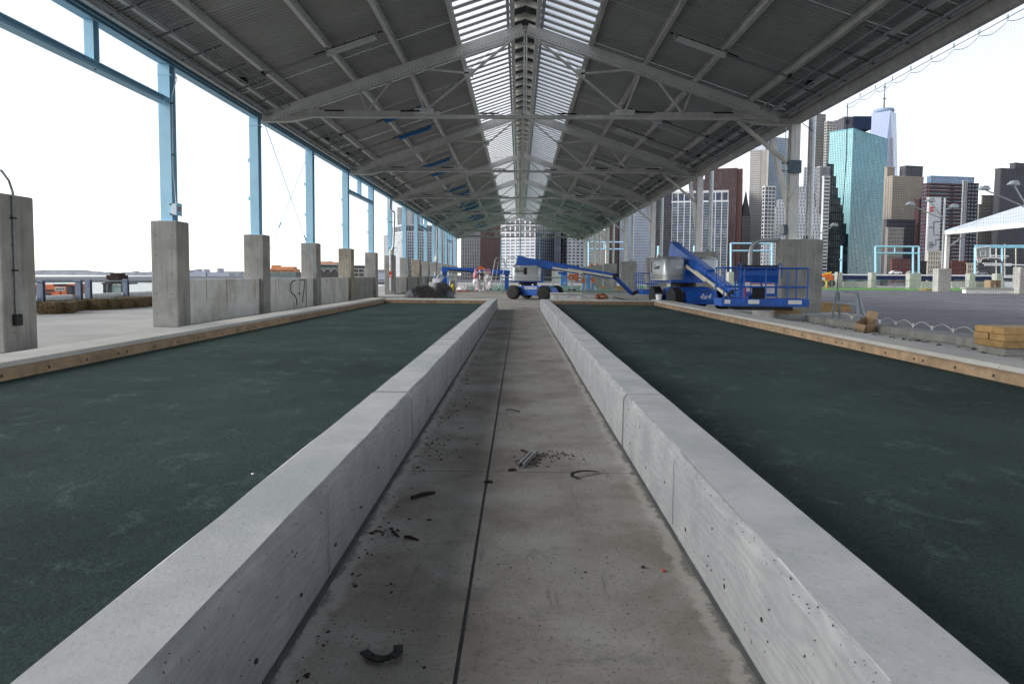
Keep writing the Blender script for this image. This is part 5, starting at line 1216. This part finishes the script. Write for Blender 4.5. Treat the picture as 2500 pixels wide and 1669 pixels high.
o = drape('heap of white plastic sheet behind the railing', at(1113, 705, 57).x, at(1152, 705, 57).x, 56.4, 58, bumps((.5, .5, .5, .5, .5), (.3, .5, .3, .4, .35)), 'plastic_sheet', 'plastic_sheet_heap', 26)
t = thing('orange_barrier_board', 'orange and white board lying under the plastic heap', 'board', at(1130, 711, 56)); px_box(t, 'board', 1115, 1148, 709, 713, 56, .3, 'orange'); px_box(t, 'board_end', 1128, 1138, 708.6, 711, 55.97, .05, 'white_paint')
# blue fitness machines with orange pads
def fitness(x, Y, label):
    t = thing('fitness_machine', label, 'fitness machine', at(x, 709, Y), group='blue fitness machines')
    px_tube(t, 'post', [(x, 709), (x, 668)], Y, .16, 'sheet_blue'); px_box(t, 'base', x - 8, x + 8, 706, 709.5, Y - .2, .5, 'galvanised_dull')
    for s_ in (-1, 1):
        px_tube(t, 'arm', [(x + s_ * 2, 675), (x + s_ * 9, 683), (x + s_ * 13, 700), (x + s_ * 12, 707)], Y, .06, 'sheet_blue')
        px_box(t, 'seat_pad', x + s_ * 12 - 4, x + s_ * 12 + 4, 680, 690, Y - .15, .1, 'orange', .03); px_tube(t, 'foot_tube', [(x + s_ * 18, 709), (x + s_ * 14, 697)], Y, .05, 'white_steel')
fitness(1436, 61, 'blue fitness machine with two orange seats right of the middle lift')
t = thing('disc_trainer', 'stand with two orange discs behind the middle lift', 'fitness machine', at(1400, 709, 60))
px_tube(t, 'post', [(1397, 711), (1397, 672)], 60, .07, 'galvanised')
for x, y in ((1394, 677), (1406, 677)): MB().lathe([(.28, -.04), (.3, 0), (.28, .04)], at(x, y, 59.8), 'y', 18).build('disc', 'orange', t)
px_box(t, 'base', 1388, 1406, 706, 711, 59.8, .5, 'black')
t = thing('blue_cabinet', 'blue machine cabinet behind the turntable of the middle lift', 'machine', at(1376, 700, 58)); px_box(t, 'cabinet', 1369, 1386, 669, 697, 58, .6, 'sheet_blue', .03); px_box(t, 'top', 1363, 1384, 664, 669, 57.9, .6, 'lift_blue', .02); px_box(t, 'label', 1376, 1382, 690, 693, 57.97, .05, 'white_paint')
t = thing('striped_board', 'white board with red edge leaning behind the boom of the middle lift', 'board', at(1370, 680, 64)); px_box(t, 'board', 1347, 1402, 658, 690, 64, .08, 'white_steel'); px_box(t, 'red_edge', 1347, 1402, 658, 661, 63.97, .03, 'red')
for k, (x0, x1, y0, y1, Y) in enumerate(((1467, 1479, 700, 706, 58), (1505, 1521, 699, 709, 57))):
    t = thing('timber_block', ['small timber block behind the hose coil', 'stack of short timbers left of the jib'][k], 'timber', at(x0, y1, Y), group='timber blocks on the shed floor'); n = 1 + k
    for i in range(n): px_box(t, 'timber', x0, x1, y0 + (y1 - y0) * i / n, y0 + (y1 - y0) * (i + 1) / n - .3, Y, .5, 'wood_yellow')
t = thing('orange_helmet_box', 'small orange box near the far right piers', 'box', at(1450, 648, 90)); far_box(t, 'box', 1441, 1466, 645, 651, 90, 1, 'orange'); far_box(t, 'lid', 1440, 1467, 644, 645.2, 89.9, 1.2, 'orange')
# steel lying on the floor in front of the lift
t = thing('perforated_beam', 'long white perforated steel beam lying before the middle lift', 'beam', at(1380, 732, 36))
px_box(t, 'web', 1343, 1420, 716, 732, 36.0, .03, 'white_steel'); px_box(t, 'flange', 1343, 1420, 715, 716.6, 35.9, .2, 'white_steel')
for i in range(24): px_box(t, 'bolt_hole', 1345 + i * 3.1, 1346.4 + i * 3.1, 717.5, 719, 35.99, .01, 'black')
for pts in (((1350, 728), (1362, 724), (1378, 729)), ((1382, 727), (1396, 722), (1412, 721)), ((1360, 722), (1361, 731)), ((1402, 731), (1404, 724))): px_tube(t, 'chalk_mark', pts, 35.985, .008, 'red' if pts[0][0] in (1360, 1402) else 'sheet_blue', 4)
t = thing('steel_floor_frame', 'low white steel frame lying right of the perforated beam', 'steel frame', at(1455, 732, 36.5))
for a_, b_ in (((1420, 729), (1497, 731)), ((1420, 722), (1497, 724)), ((1421, 730), (1421, 721)), ((1496, 732), (1496, 723)), ((1438, 730), (1438, 722))): MB().bar(at(*a_, 36.5), at(*b_, 36.5), .06, .06).build('bar', 'white_steel', t)
t = thing('hose_coil', 'tangled coil of orange and green hoses on the steel frame', 'hose', at(1470, 731, 36.2))
for k in range(11):
    c_ = at(1470 + random.uniform(-4, 4), 724.5 + random.uniform(-2.5, 2), 36.2 + random.uniform(-.1, .1)); rx, rz_ = random.uniform(.16, .32), random.uniform(.08, .15); ph = random.random() * 6
    MB().tube([c_ + Vector((rx * math.cos(ph + i * math.tau / 14), .1 * math.sin(i * 1.3 + k), rz_ * math.sin(ph + i * math.tau / 14))) for i in range(15)], .016, 5).build('hose_loop', ['orange', 'green_hose', 'dark_hose'][k % 3], t)
t = thing('floor_cable', 'black cable snaking on the floor towards the lift platform', 'cable', at(1530, 732, 34)); px_tube(t, 'cable', [(1497, 725), (1515, 729), (1530, 732), (1548, 733), (1558, 731)], 35, .02, 'black', 5)
t = thing('white_bucket', 'white bucket on the corner of the right court coping', 'bucket', at(1609, 733, 27.6))
p = at(1608, 733, 27.6); p.z = .44
MB().lathe([(.105, 0), (.125, .22), (.135, .22), (.135, .24), (.118, .24), (.1, .05)], p, n=18).build('body', 'white_paint', t, smooth=True)
MB().box(p.x - .28, p.x - .12, 27.5, 27.62, .44, .47).build('lid', 'white_paint', t)
MB().tube([p + Vector((.13 * math.cos(R(a)), -.02, .2 + .1 * math.sin(R(a)))) for a in range(0, 181, 20)], .006, 4).build('handle', 'steel_frame', t)
# blue frames of roofless sheds beyond, and bent pipe behind the lift
def blue_frame(label, xs, ytop, ygirt, ybase, Y, mids, pier=True):
    t = thing('blue_portal', label, 'steel frame', at(xs[0], ybase, Y), group='pale blue portal frames beyond the shed')
    for x in xs: px_tube(t, 'post', [(x, ybase), (x, ytop)], Y, .16, 'blue_frame', 4)
    for y in (ytop, ygirt): px_tube(t, 'girt', [(xs[0], y), (xs[-1], y)], Y, .12, 'blue_frame', 4)
    for x in mids: px_tube(t, 'hanger', [(x, ytop), (x, ygirt)], Y, .1, 'blue_frame', 4)
blue_frame('pale blue portal frame behind the platform of the right lift', (1784, 1884), 594, 612, 690, 110, ())
blue_frame('pale blue portal frame between the far right piers', (1437, 1526), 591, 608, 690, 125, (1475,))
blue_frame('pale blue portal frame on piers in front of the teal tower', (2137, 2229, 2243), 602, 618, 668, 100, (2184,))
blue_frame('pale blue portal frame behind the basketball hoop', (2380, 2446, 2520), 604, 600, 672, 105, ())
for k, (x, Y) in enumerate(((2054, 100), (1606, 105), (1694, 105))):
    t = thing('blue_post', ['slightly leaning pale blue post on a pier right of the nearest right pier', 'pale blue post behind the right lift cowl', 'short pale blue post left of the second right pier'][k], 'post', at(x, 668, Y), group='single pale blue posts'); px_tube(t, 'shaft', [(x - 1, 668), (x + 1, 600)], Y, .17, 'blue_frame', 4); px_box(t, 'bracket', x - 3, x + 3, 632, 635, Y - .2, .2, 'blue_frame')
t = thing('bent_pipe', 'thick galvanised pipe bending into the nearest right pier', 'pipe', (8.4, 23.8, 0))
px_tube(t, 'pipe', [(1831, 740), (1831, 620), (1834, 604), (1842, 593), (1856, 587), (1905, 586)], 23.9, .075, 'galvanised', 12)
# boxes and conduits on the nearest right column
t = thing('junction_cabinet', 'square blue grey junction cabinet on the nearest right column', 'cabinet', (9.3, 23.4, 5))
px_box(t, 'cabinet', 1926, 1958, 391, 422, 23.42, .1, 'box_grey', .008)
for y in (398, 417): px_box(t, 'bracket', 1910, 1927, y - 1, y + 1.4, 23.46, .04, 'black')
t = thing('control_box', 'small grey control box at the foot of the nearest right column', 'control box', (9.0, 23.6, 3)); px_box(t, 'box', 1903, 1922, 551, 572, 23.5, .16, 'lift_silver', .02); px_box(t, 'cover', 1914, 1924, 548, 573, 23.48, .18, 'box_grey', .02)
t = thing('column_conduit', 'forked conduits running down the nearest right column', 'conduit', (9.3, 23.4, 4))
px_tube(t, 'conduit', [(1942, 300), (1942, 391)], 23.38, .018, 'galvanised'); px_tube(t, 'conduit', [(1945, 423), (1944, 455), (1930, 482), (1927, 500), (1926, 560)], 23.38, .018, 'galvanised'); px_tube(t, 'conduit', [(1919, 310), (1917, 455), (1927, 483)], 23.38, .016, 'galvanised')
px_tube(t, 'cable', [(1940, 290), (1958, 300), (1978, 316), (1987, 322)], 23.5, .012, 'black', 5)

# ================================================================== RIGHT SIDE
def block_thing(name, label, cat, parts, loc, group=None):
    t = thing(name, label, cat, loc, group=group)
    for n_, m_, bx in parts: MB().box(*bx).build(n_, m_, t, bevel=.012)
    return t
block_thing('concrete_slab', 'concrete footing slab under the nearest right pier', 'slab', [('slab', 'concrete_light', (8.5, 11.2, 22.5, 24.9, 0, .2))], (9.6, 23.5, 0))
block_thing('concrete_slab', 'low concrete slab behind the lift platform', 'slab', [('slab', 'concrete_light', (7.9, 9.3, 25.4, 26.8, 0, .14))], (8.6, 26, 0))
t = thing('concrete_ledge', 'low concrete ledge under the net on the right', 'ledge', (9.5, 17, 0))
for a, b in ((12.9, 16.1), (16.1, 19.4), (19.4, 22.3)): MB().box(9.32, 9.78, a + .004, b - .004, 0, .17).build('ledge_block', 'concrete_pier', t, bevel=.012)
block_thing('lumber_stack', 'short lumber under the lift platform beside the pier', 'lumber', [('board', 'wood_yellow', (8.6, 9.5, 23.0, 23.14, .2, .26)), ('board', 'wood_yellow', (8.55, 9.45, 22.85, 22.99, .2, .26)), ('board', 'wood_yellow', (8.6, 9.4, 22.9, 23.1, .263, .32))], (9, 23, .2))
t = thing('lumber_stack', 'three thick timbers stacked right of the nearest right pier', 'lumber', (11, 24.4, 0))
for k in range(3): MB().box(10.35 + .02 * k, 11.75 - .03 * k, 24.2, 24.6, .2 + k * .11, .305 + k * .11).build('timber', 'wood_yellow', t, bevel=.008)
t = thing('lumber_stack', 'stack of yellow timbers on a concrete block at the right edge', 'lumber', (9.6, 12.8, 0))
MB().box(8.85, 11.5, 12.45, 13.2, 0, .145).build('concrete_block', 'concrete_pier', t, bevel=.015)
for k in range(3):
    for j in range(2): MB().box(8.78 + .02 * ((k + j) % 2), 11.5, 12.4 + j * .42, 12.8 + j * .42, .148 + k * .125, .27 + k * .125).build('timber', 'wood_yellow', t, bevel=.01)
t = thing('steel_stand', 'galvanised A-frame stand on the ledge below the net', 'stand', (9.45, 19.9, .24))
x = 9.5
for dx in (-.0, .14):
    for (ya, za, yb, zb_) in ((20.75, .18, 20.5, 1.0), (19.12, .18, 19.35, 1.0)): MB().bar((x + dx * 1.6, ya, za), (x + dx * .4, yb, zb_), .05, .05, (1, 0, 0)).build('leg', 'steel_frame', t)
for z, (ya, yb) in ((1.0, (20.52, 19.33)), (.66, (20.62, 19.24))): MB().bar((x + .03, ya, z), (x + .03, yb, z), .06, .06).build('cross_bar', 'steel_frame', t)
for y in (20.75, 19.12): MB().box(9.38, 9.78, y - .08, y + .08, .171, .185).build('foot_plate', 'steel_frame', t)
# cardboard box tipped against the ledge
t = thing('cardboard_box', 'open cardboard box tipped against the ledge', 'cardboard box', (9.12, 17.9, 0), R(25))
mx = Matrix.Translation((0, 0, .02)) @ Matrix.Rotation(R(-24), 4, 'Y') @ Matrix.Rotation(R(8), 4, 'X')
for bx in ((-.2, .2, -.16, .16, 0, .006), (-.2, -.194, -.16, .16, 0, .3), (.194, .2, -.16, .16, 0, .3), (-.2, .2, -.16, -.154, 0, .3), (-.2, .2, .154, .16, 0, .3)): xf(MB().box(*bx), mx).build('panel', 'cardboard', t, world=False)
for p0, p1, w_ in (((.197, 0, .3), (.33, 0, .42), .31), ((-.197, 0, .3), (-.3, 0, .2), .31), ((0, -.157, .3), (.02, -.3, .36), .39)): 
    up_ = (0, 0, 1); xf(MB().bar(p0, p1, w_, .006, (p0[1] * 0 + .3, 0, 1)), mx).build('flap', 'cardboard', t, world=False)
# net with its top cable, loops and bottom line
nt_ = thing('sports_net', 'fine black sports net hanging along the right side of the shed', 'net', (9.75, 17, .3))
NX, NY0, NY1 = 9.78, 11.2, 22.6
mb = MB(); ny = int((NY1 - NY0) / .07)
for i in range(ny + 1):
    y = NY0 + i * (NY1 - NY0) / ny
    mb.tube([(NX + .02 * math.sin(k * .9 + i * .1), y + .012 * math.sin(k * 1.7 + i), .22 + (6.55 - .22) * k / 14) for k in range(15)], .0013, 3, False)
for k in range(90):
    z = .24 + k * (6.28 / 89)
    mb.tube([(NX + .02 * math.sin(j * .5), NY0 + (NY1 - NY0) * j / 56, z + (.022 * math.sin(j * .9 + k * .35) + .012 * math.sin(j * 2.3)) * (1.6 if z < 1.5 else .6)) for j in range(57)], .0013, 3, False)
tag(mb.build('mesh_cords', 'net_cord', nt_), kind='stuff')
MB().tube([(NX, NY0, 6.68), (NX, 20.8, 6.56)], .008, 5).build('top_cable', 'net_cord', nt_)
MB().tube([(NX, 12.9, .20), (NX - .02, 17, .18), (NX, 22.3, .20)], .01, 5).build('bottom_cable', 'steel_frame', nt_)
y = 12.3
while y < 21.6:
    y2 = y + .78
    MB().tube([(NX, y + (y2 - y) * i / 8,   .22 + .13 * math.sin(math.pi * i / 8)) for i in range(9)], .007, 5).build('bottom_loop', 'white_steel', nt_)
    for d in (-.025, .025): MB().tube([(NX, y + d, .17), (NX, y + d, .29)], .009, 5).build('shackle', 'white_steel', nt_)
    y = y2
y = 11.6
while y < 20.4:
    MB().tube([(NX, y + .85 * i / 8, 6.6 - .10 * math.sin(math.pi * i / 8) - (y - 11) * .008) for i in range(9)], .006, 4).build('top_loop', 'net_cord', nt_)
    MB().tube([(NX, y - .02, 6.6), (NX, y - .02, 6.70), (NX, y + .02, 6.70), (NX, y + .02, 6.6)], .006, 4).build('clip', 'net_cord', nt_)
    y += .85
t = thing('net_rope', 'rope hanging beside the net from its top corner', 'rope', (9.8, 20.8, .3)); MB().tube([(NX, 20.85, 6.6), (NX, 20.8, 5.0), (NX + .02, 21.0, 3), (NX, 21.1, 1.1), (9.6, 20.6, .9)], .012, 5).build('rope', 'net_cord', t)
# yard beyond: piers, second shed, hoop, lamps, barriers
def yard_pier(label, x0, x1, yt, yb, Y):
    t = thing('concrete_pier', label, 'concrete pier', at((x0 + x1) / 2, yb, Y), group='concrete piers across the yard'); px_box(t, 'shaft', x0, x1, yt, yb, Y, 1.0, 'concrete_light', .04)
for a in (('pale concrete pier under the leaning blue post', 2044, 2058, 664, 703, 98), ('pale concrete pier under the left leg of the blue portal', 2126, 2140, 665, 704, 97), ('pale concrete pier under the right legs of the blue portal', 2220, 2250, 667, 706, 92), ('large pale pier carrying the second shed column', 2289, 2324, 656, 713, 73.8), ('pale concrete pier behind the hoop board', 2366, 2382, 668, 702, 98), ('pale concrete pier behind the wooden crate', 2432, 2448, 668, 704, 96), ('pale concrete pier cut by the right edge', 2488, 2530, 652, 718, 66), ('pale concrete pier left of the second right column', 1778, 1792, 664, 702, 100), ('pale concrete pier between platform and second right pier', 1876, 1890, 664, 702, 100)): yard_pier(*a)
s2 = thing('second_shed', 'second open shed with pale blue white roof at the right edge', 'shed', (50, 60, 0))
EX = at(2308, 566, 74).x; zE = at(2308, 566, 74).z; rX = EX + 9.2; zR2 = zE + 3.05
for i in range(9):
    y0, y1 = 74.2 - i * 6, 74.2 - (i + 1) * 6 + .02
    MB().add([(EX, y0, zE + .1), (rX, y0, zR2 + .1), (rX, y1, zR2 + .1), (EX, y1, zE + .1), (EX, y0, zE + .16), (rX, y0, zR2 + .16), (rX, y1, zR2 + .16), (EX, y1, zE + .16)], [(0, 1, 2, 3), (7, 6, 5, 4), (0, 4, 5, 1), (1, 5, 6, 2), (2, 6, 7, 3), (3, 7, 4, 0)]).build('roof_sheet', 'roof_white', s2)
    MB().add([(rX, y0, zR2 + .1), (rX + 9.2, y0, zE + .1), (rX + 9.2, y1, zE + .1), (rX, y1, zR2 + .1)], [(0, 1, 2, 3)]).build('roof_sheet', 'roof_white', s2)
MB().box(EX - .06, EX + .16, 20, 74.2, zE - .32, zE + .09).build('eave_beam', 'white_steel', s2)
MB().bar((EX, 74.15, zE - .1), (rX, 74.15, zR2 - .05), .14, .3).build('gable_rafter', 'white_steel', s2)
for y in (74, 49): MB().box(EX + .1, EX + .45, y - .15, y + .2, 2.5, zE - .3).build('column', 'white_steel', s2)
MB().bar((EX + .4, 74, zE - 1.6), (EX + 2.2, 74, zE - .3), .12, .12).build('knee_brace', 'white_steel', s2)
t = thing('basketball_hoop', 'basketball hoop with white backboard on a curved post', 'basketball hoop', at(2448, 716, 67))
px_tube(t, 'post', [(2448, 716), (2448, 648), (2446, 640), (2440, 634), (2430, 632), (2412, 632)], 67, .09, 'steel_frame', 10)
q = [(2383, 606), (2417, 602), (2418, 629), (2384, 633)]
mb = MB(); va = [at(x, y, 66.6) for x, y in q]; vb = [at(x, y, 66.72) for x, y in q]; mb.add(va + vb, [(0, 1, 2, 3), (7, 6, 5, 4), (0, 4, 5, 1), (1, 5, 6, 2), (2, 6, 7, 3), (3, 7, 4, 0)]).build('backboard', 'glass_clear', t)
for a_, b_ in zip(q, q[1:] + q[:1]): px_tube(t, 'board_frame', [a_, b_], 66.55, .06, 'white_paint', 5)
for a_, b_ in (((2394, 614), (2406, 613)), ((2406, 613), (2406, 624)), ((2406, 624), (2394, 625)), ((2394, 625), (2394, 614))): px_tube(t, 'target_line', [a_, b_], 66.55, .03, 'white_paint', 4)
c_ = at(2391, 631, 66.2); MB().tube([c_ + Vector((.23 * math.cos(i * math.tau / 14), .23 * math.sin(i * math.tau / 14), 0)) for i in range(15)], .025, 5).build('rim', 'red', t)
mb = MB()
for i in range(10): a_ = i * math.tau / 10; mb.tube([c_ + Vector((.23 * math.cos(a_), .23 * math.sin(a_), 0)), c_ + Vector((.14 * math.cos(a_ + .4), .14 * math.sin(a_ + .4), -.4))], .012, 3)
mb.build('net', 'white_paint', t)
def flood(label, base, top, arms, Y):
    t = thing('flood_lamp', label, 'flood lamp', at(base[0], base[1], Y), group='flood lamps across the yard')
    if base != top: px_tube(t, 'pole', [base, top], Y, .10, 'galvanised', 8)
    for (x0, y0, x1, y1) in arms:
        px_tube(t, 'arm', [(x0, y0), (x1, y1)], Y, .06, 'galvanised', 6); a_ = at(x1, y1, Y)
        MB().prism([(a_.x - .42, a_.z - .02), (a_.x + .42, a_.z - .08), (a_.x + .25, a_.z + .26), (a_.x - .1, a_.z + .3)], 'y', Y - .3, Y + .3).build('lamp_head', 'galvanised_dull', t)
flood('twin armed flood lamp pole in front of the brown banded tower', (2300, 656), (2307, 484), ((2304, 536, 2222, 500), (2304, 534, 2271, 491), (2306, 512, 2328, 505)), 72)
flood('flood lamp arms reaching in over the white shed roof', (2540, 560), (2540, 520), ((2540, 522, 2402, 462), (2540, 560, 2474, 450)), 60)
flood('small flood lamp on a slanted arm right of the galvanised pole', (1989, 660), (1989, 576), ((1989, 578, 2036, 551),), 80)
# crowd barriers, low walls, crate, vehicle
def crowd_barrier(label, x0, x1, y0, y1, Y):
    t = thing('crowd_barrier', label, 'barrier', at(x0, y1, Y), group='crowd barriers along the turf')
    px_tube(t, 'frame', [(x0, y1), (x0, y0 + 2), (x0 + 2, y0), (x1 - 2, y0), (x1, y0 + 2), (x1, y1)], Y, .03, 'galvanised_dull', 6); px_tube(t, 'rail', [(x0, y1 - 4), (x1, y1 - 4)], Y, .025, 'galvanised_dull', 5)
    n = 12
    for i in range(1, n): x = x0 + (x1 - x0) * i / n; px_tube(t, 'bar', [(x, y0), (x, y1 - 4)], Y, .012, 'galvanised_dull', 4)
for k, (x0, x1) in enumerate(((1985, 2030), (2032, 2079), (2082, 2134), (2137, 2184), (2187, 2236), (2330, 2366), (2452, 2484))): crowd_barrier('%s crowd barrier from the left along the turf' % ORD[k], x0, x1, 684, 707, 82)
for k, (x0, x1) in enumerate(((1990, 2040), (2060, 2122), (2250, 2290), (2324, 2364), (2384, 2430), (1896, 1990), (1640, 1690))):
    t = thing('concrete_barrier', '%s pale concrete barrier wall along the far edge of the yard' % ORD[k], 'barrier', at(x0, 703, 99), group='concrete barriers along the far edge'); a_, b_ = at(x0, 703, 99), at(x1, 687, 99)
    MB().prism([(99, -.02), (99.5, -.02), (99.42, .3), (99.32, b_.z), (99.18, b_.z), (99.08, .3)], 'x', a_.x, b_.x).build('wall', 'concrete_light', t)
t = thing('low_bench_wall', 'long low pale wall at the foot of the basketball post', 'wall', at(2430, 717, 66.8)); px_box(t, 'wall', 2358, 2540, 705, 717.5, 66.8, .6, 'white_steel', .03); px_box(t, 'coping', 2357, 2540, 703.5, 705, 66.7, .8, 'concrete_light')
t = thing('wooden_crate', 'brown wooden crate standing behind the low bench wall', 'crate', at(2430, 704, 76)); px_box(t, 'crate_front', 2418, 2434, 684, 704, 76, 1.0, 'cardboard'); px_box(t, 'crate_side', 2434.2, 2444, 684.5, 704, 76.05, .9, 'wood'); px_box(t, 'label', 2427, 2432, 697, 700, 75.97, .03, 'white_paint')
t = thing('timber_pallet', 'flat stack of yellow timber on the turf beside the large pale pier', 'timber', at(2275, 711, 79))
for k in range(3): px_box(t, 'board', 2260 + k, 2287 - k, 706 + k * 1.7, 707.5 + k * 1.7, 78.6, 1.4, 'wood_yellow')
t = thing('orange_vehicle', 'orange site vehicle behind the turf right of the nearest right pier', 'vehicle', at(2018, 690, 96)); a_, b_ = at(1998, 692, 96), at(2036, 669, 96)
MB().prism([(a_.x, a_.z + .3), (b_.x, a_.z + .3), (b_.x, b_.z - .2), (b_.x - .3, b_.z), (a_.x + .9, b_.z), (a_.x, b_.z - .5)], 'y', 96, 98).build('body', 'orange', t, bevel=.05)
px_box(t, 'name_plate', 2003, 2014, 677, 683, 95.96, .03, 'white_paint'); px_tube(t, 'boom', [(1990, 676), (2030, 665)], 96.5, .12, 'yellow', 5)
for x in (2004, 2030): MB().lathe([(.5, -.2), (.5, .2)], at(x, 692, 96.2), 'y', 14).build('wheel', 'rubber', t)
t = thing('yellow_marker', 'yellow and red marker post on the turf', 'marker post', at(2018, 706, 88)); px_tube(t, 'post', [(2018, 706), (2018, 685)], 88, .1, 'yellow', 6); px_tube(t, 'red_foot', [(2020, 706), (2020, 697)], 87.9, .1, 'red', 6); px_box(t, 'cap', 2015, 2021, 683, 686, 87.9, .3, 'yellow')

# ================================================================== DEBRIS ON THE WALKWAY
def gpt(x, y, z=0):
    d = at(x, y, 10) - CAMP; return CAMP + d * ((z - CAM_H) / d.z)
t = thing('steel_channel', 'short galvanised strut channel lying in the middle of the walkway', 'steel channel', gpt(1285, 1118))
a, b = gpt(1272, 1136, .02), gpt(1307, 1102, .02); d = (b - a).normalized(); sd_ = d.cross(Vector((0, 0, 1)))
MB().bar(a + Vector((0, 0, -.015)), b + Vector((0, 0, -.015)), .041, .004).build('channel_base', 'galvanised', t)
for k in (-1, 1):
    MB().bar(a + sd_ * k * .019, b + sd_ * k * .019, .004, .036).build('channel_side', 'galvanised', t); MB().bar(a + sd_ * k * .014 + Vector((0, 0, .017)), b + sd_ * k * .014 + Vector((0, 0, .017)), .012, .003).build('channel_lip', 'galvanised', t)
def strap(label, pts, m_='black', r=.012):
    t = thing('bent_strap', label, 'strap', gpt(*pts[0][:2]), group='bent dark straps on the walkway'); P_ = [gpt(x, y, z) for x, y, z in pts]
    mb = MB()
    for p, q in zip(P_, P_[1:]): mb.bar(p, q + (q - p) * .05, r * 2.2, r * .35)
    mb.build('strip', m_, t)
    return t
strap('bent dark strap lying on the transverse joint at the right kerb', [(1413, 1166, .01), (1397, 1162, .02), (1398, 1154, .03), (1415, 1149, .035), (1435, 1148, .03), (1456, 1150, .015)])
strap('short curved dark strap lying far up the walkway', [(1235, 1001, .01), (1243, 998, .02), (1256, 1000, .02), (1269, 1004, .005)])
strap('bent dark strap lying near the camera left of the joint line', [(888, 1588, .02), (905, 1602, .02), (930, 1608, .02), (955, 1603, .03), (972, 1590, .03), (972, 1575, .03)], r=.016)
STK = [(1005, 1214, 1062, 1201, .012, 'dark stick lying left of the joint line beyond the transverse joint'), (957, 1293, 974, 1309, .006, 'short thin brown stick near the left kerb'), (988, 1309, 1021, 1317, .008, 'second brown stick lying beside the short thin one'), (1182, 1176, 1203, 1176, .009, 'small dark chip on the long joint line'), (1241, 1147, 1261, 1146, .008, 'small dark chip left of the steel channel'), (1272, 1098, 1287, 1103, .007, 'small dark chip above the steel channel')]
for x0, y0, x1, y1, r_, l in STK:
    p, q = gpt(x0, y0, r_), gpt(x1, y1, r_); t = thing('stick', l, 'stick', p, group='sticks and chips on the walkway'); m_ = p.lerp(q, .5) + Vector((random.uniform(-.01, .01), .01, .002))
    MB().tube([p, m_, q], [r_, r_ * 1.1, r_ * .7], 6).build('stick', 'clod' if r_ > .0085 else 'brown_iron', t); MB().tube([m_, m_ + Vector((.01, .012, .004))], r_ * .4, 4).build('knot', 'clod', t)
mb = MB()
def clod(x, y, r):
    k = 8; ph = random.random() * 6; ex = random.uniform(.45, 1.0); ca, sa = math.cos(ph), math.sin(ph); ring = []
    for j in range(k):
        q = j * math.tau / k; rr = r * random.uniform(.55, 1.35); u, v = rr * math.cos(q), rr * ex * math.sin(q); ring.append((x + u * ca - v * sa, y + u * sa + v * ca, .001))
    mid = [(x + (a_ - x) * random.uniform(.4, .8), y + (b_ - y) * random.uniform(.4, .8), r * random.uniform(.25, .6)) for a_, b_, c in ring]
    mb.add(ring + mid + [(x, y, r * .5)], [(j, (j + 1) % k, k + (j + 1) % k, k + j) for j in range(k)] + [(k + j, k + (j + 1) % k, 2 * k) for j in range(k)])
for i in range(420):                                   # trail of clods beside the left kerb
    y = 2.2 + 10 * random.random() ** 1.2; x = -.78 + abs(random.gauss(0, .17)); clod(x, y, random.choice((.002, .003, .003, .004, .005, .007, .009, .014)) * random.uniform(.7, 1.2))
for (cx_, cy_, sx, sy, n, rm) in ((1368, 1113, .09, .06, 90, .010), (1290, 1123, .07, .09, 60, .012), (917, 1300, .05, .03, 30, .014), (1060, 1090, .1, .2, 40, .012), (1330, 1100, .3, .1, 60, .005), (1480, 1385, .25, .06, 12, .010), (1250, 1450, .5, .7, 60, .005), (1300, 950, .4, 1.2, 90, .008), (1270, 830, .5, 3, 160, .012), (1300, 760, .5, 5, 130, .02)):
    p = gpt(cx_, cy_)
    for i in range(n):
        x, y = random.gauss(p.x, sx), random.gauss(p.y, sy)
        if abs(x) < .83: clod(x, y, rm * random.uniform(.3, 1.2))
tag(mb.build('dirt_clods', 'clod'), 'dark dirt clods and crumbs strewn on the walkway', kind='stuff')
for k, (x, y, m_, l) in enumerate(((1570, 1386, 'clod', 'dark pebble left of the red chip near the right kerb'), (1620, 1395, 'red', 'small red chip near the right kerb'), (617, 1159, 'white_paint', 'small white pebble on the left court beside the kerb'), (1651, 970, 'black', 'dark pebble on the right court beside the kerb'))):
    z = .26 if k > 1 else 0; p = gpt(x, y, z); bm = bmesh.new(); bmesh.ops.create_icosphere(bm, subdivisions=2, radius=.010)
    for v in bm.verts: v.co *= random.uniform(.75, 1.2); v.co.z = v.co.z * .6 + .007
    me = bpy.data.meshes.new('pebble'); bm.to_mesh(me); bm.free(); me.materials.append(M[m_]); tag(link('pebble', me, None, p), l, 'pebble', 'pebbles on the ground')
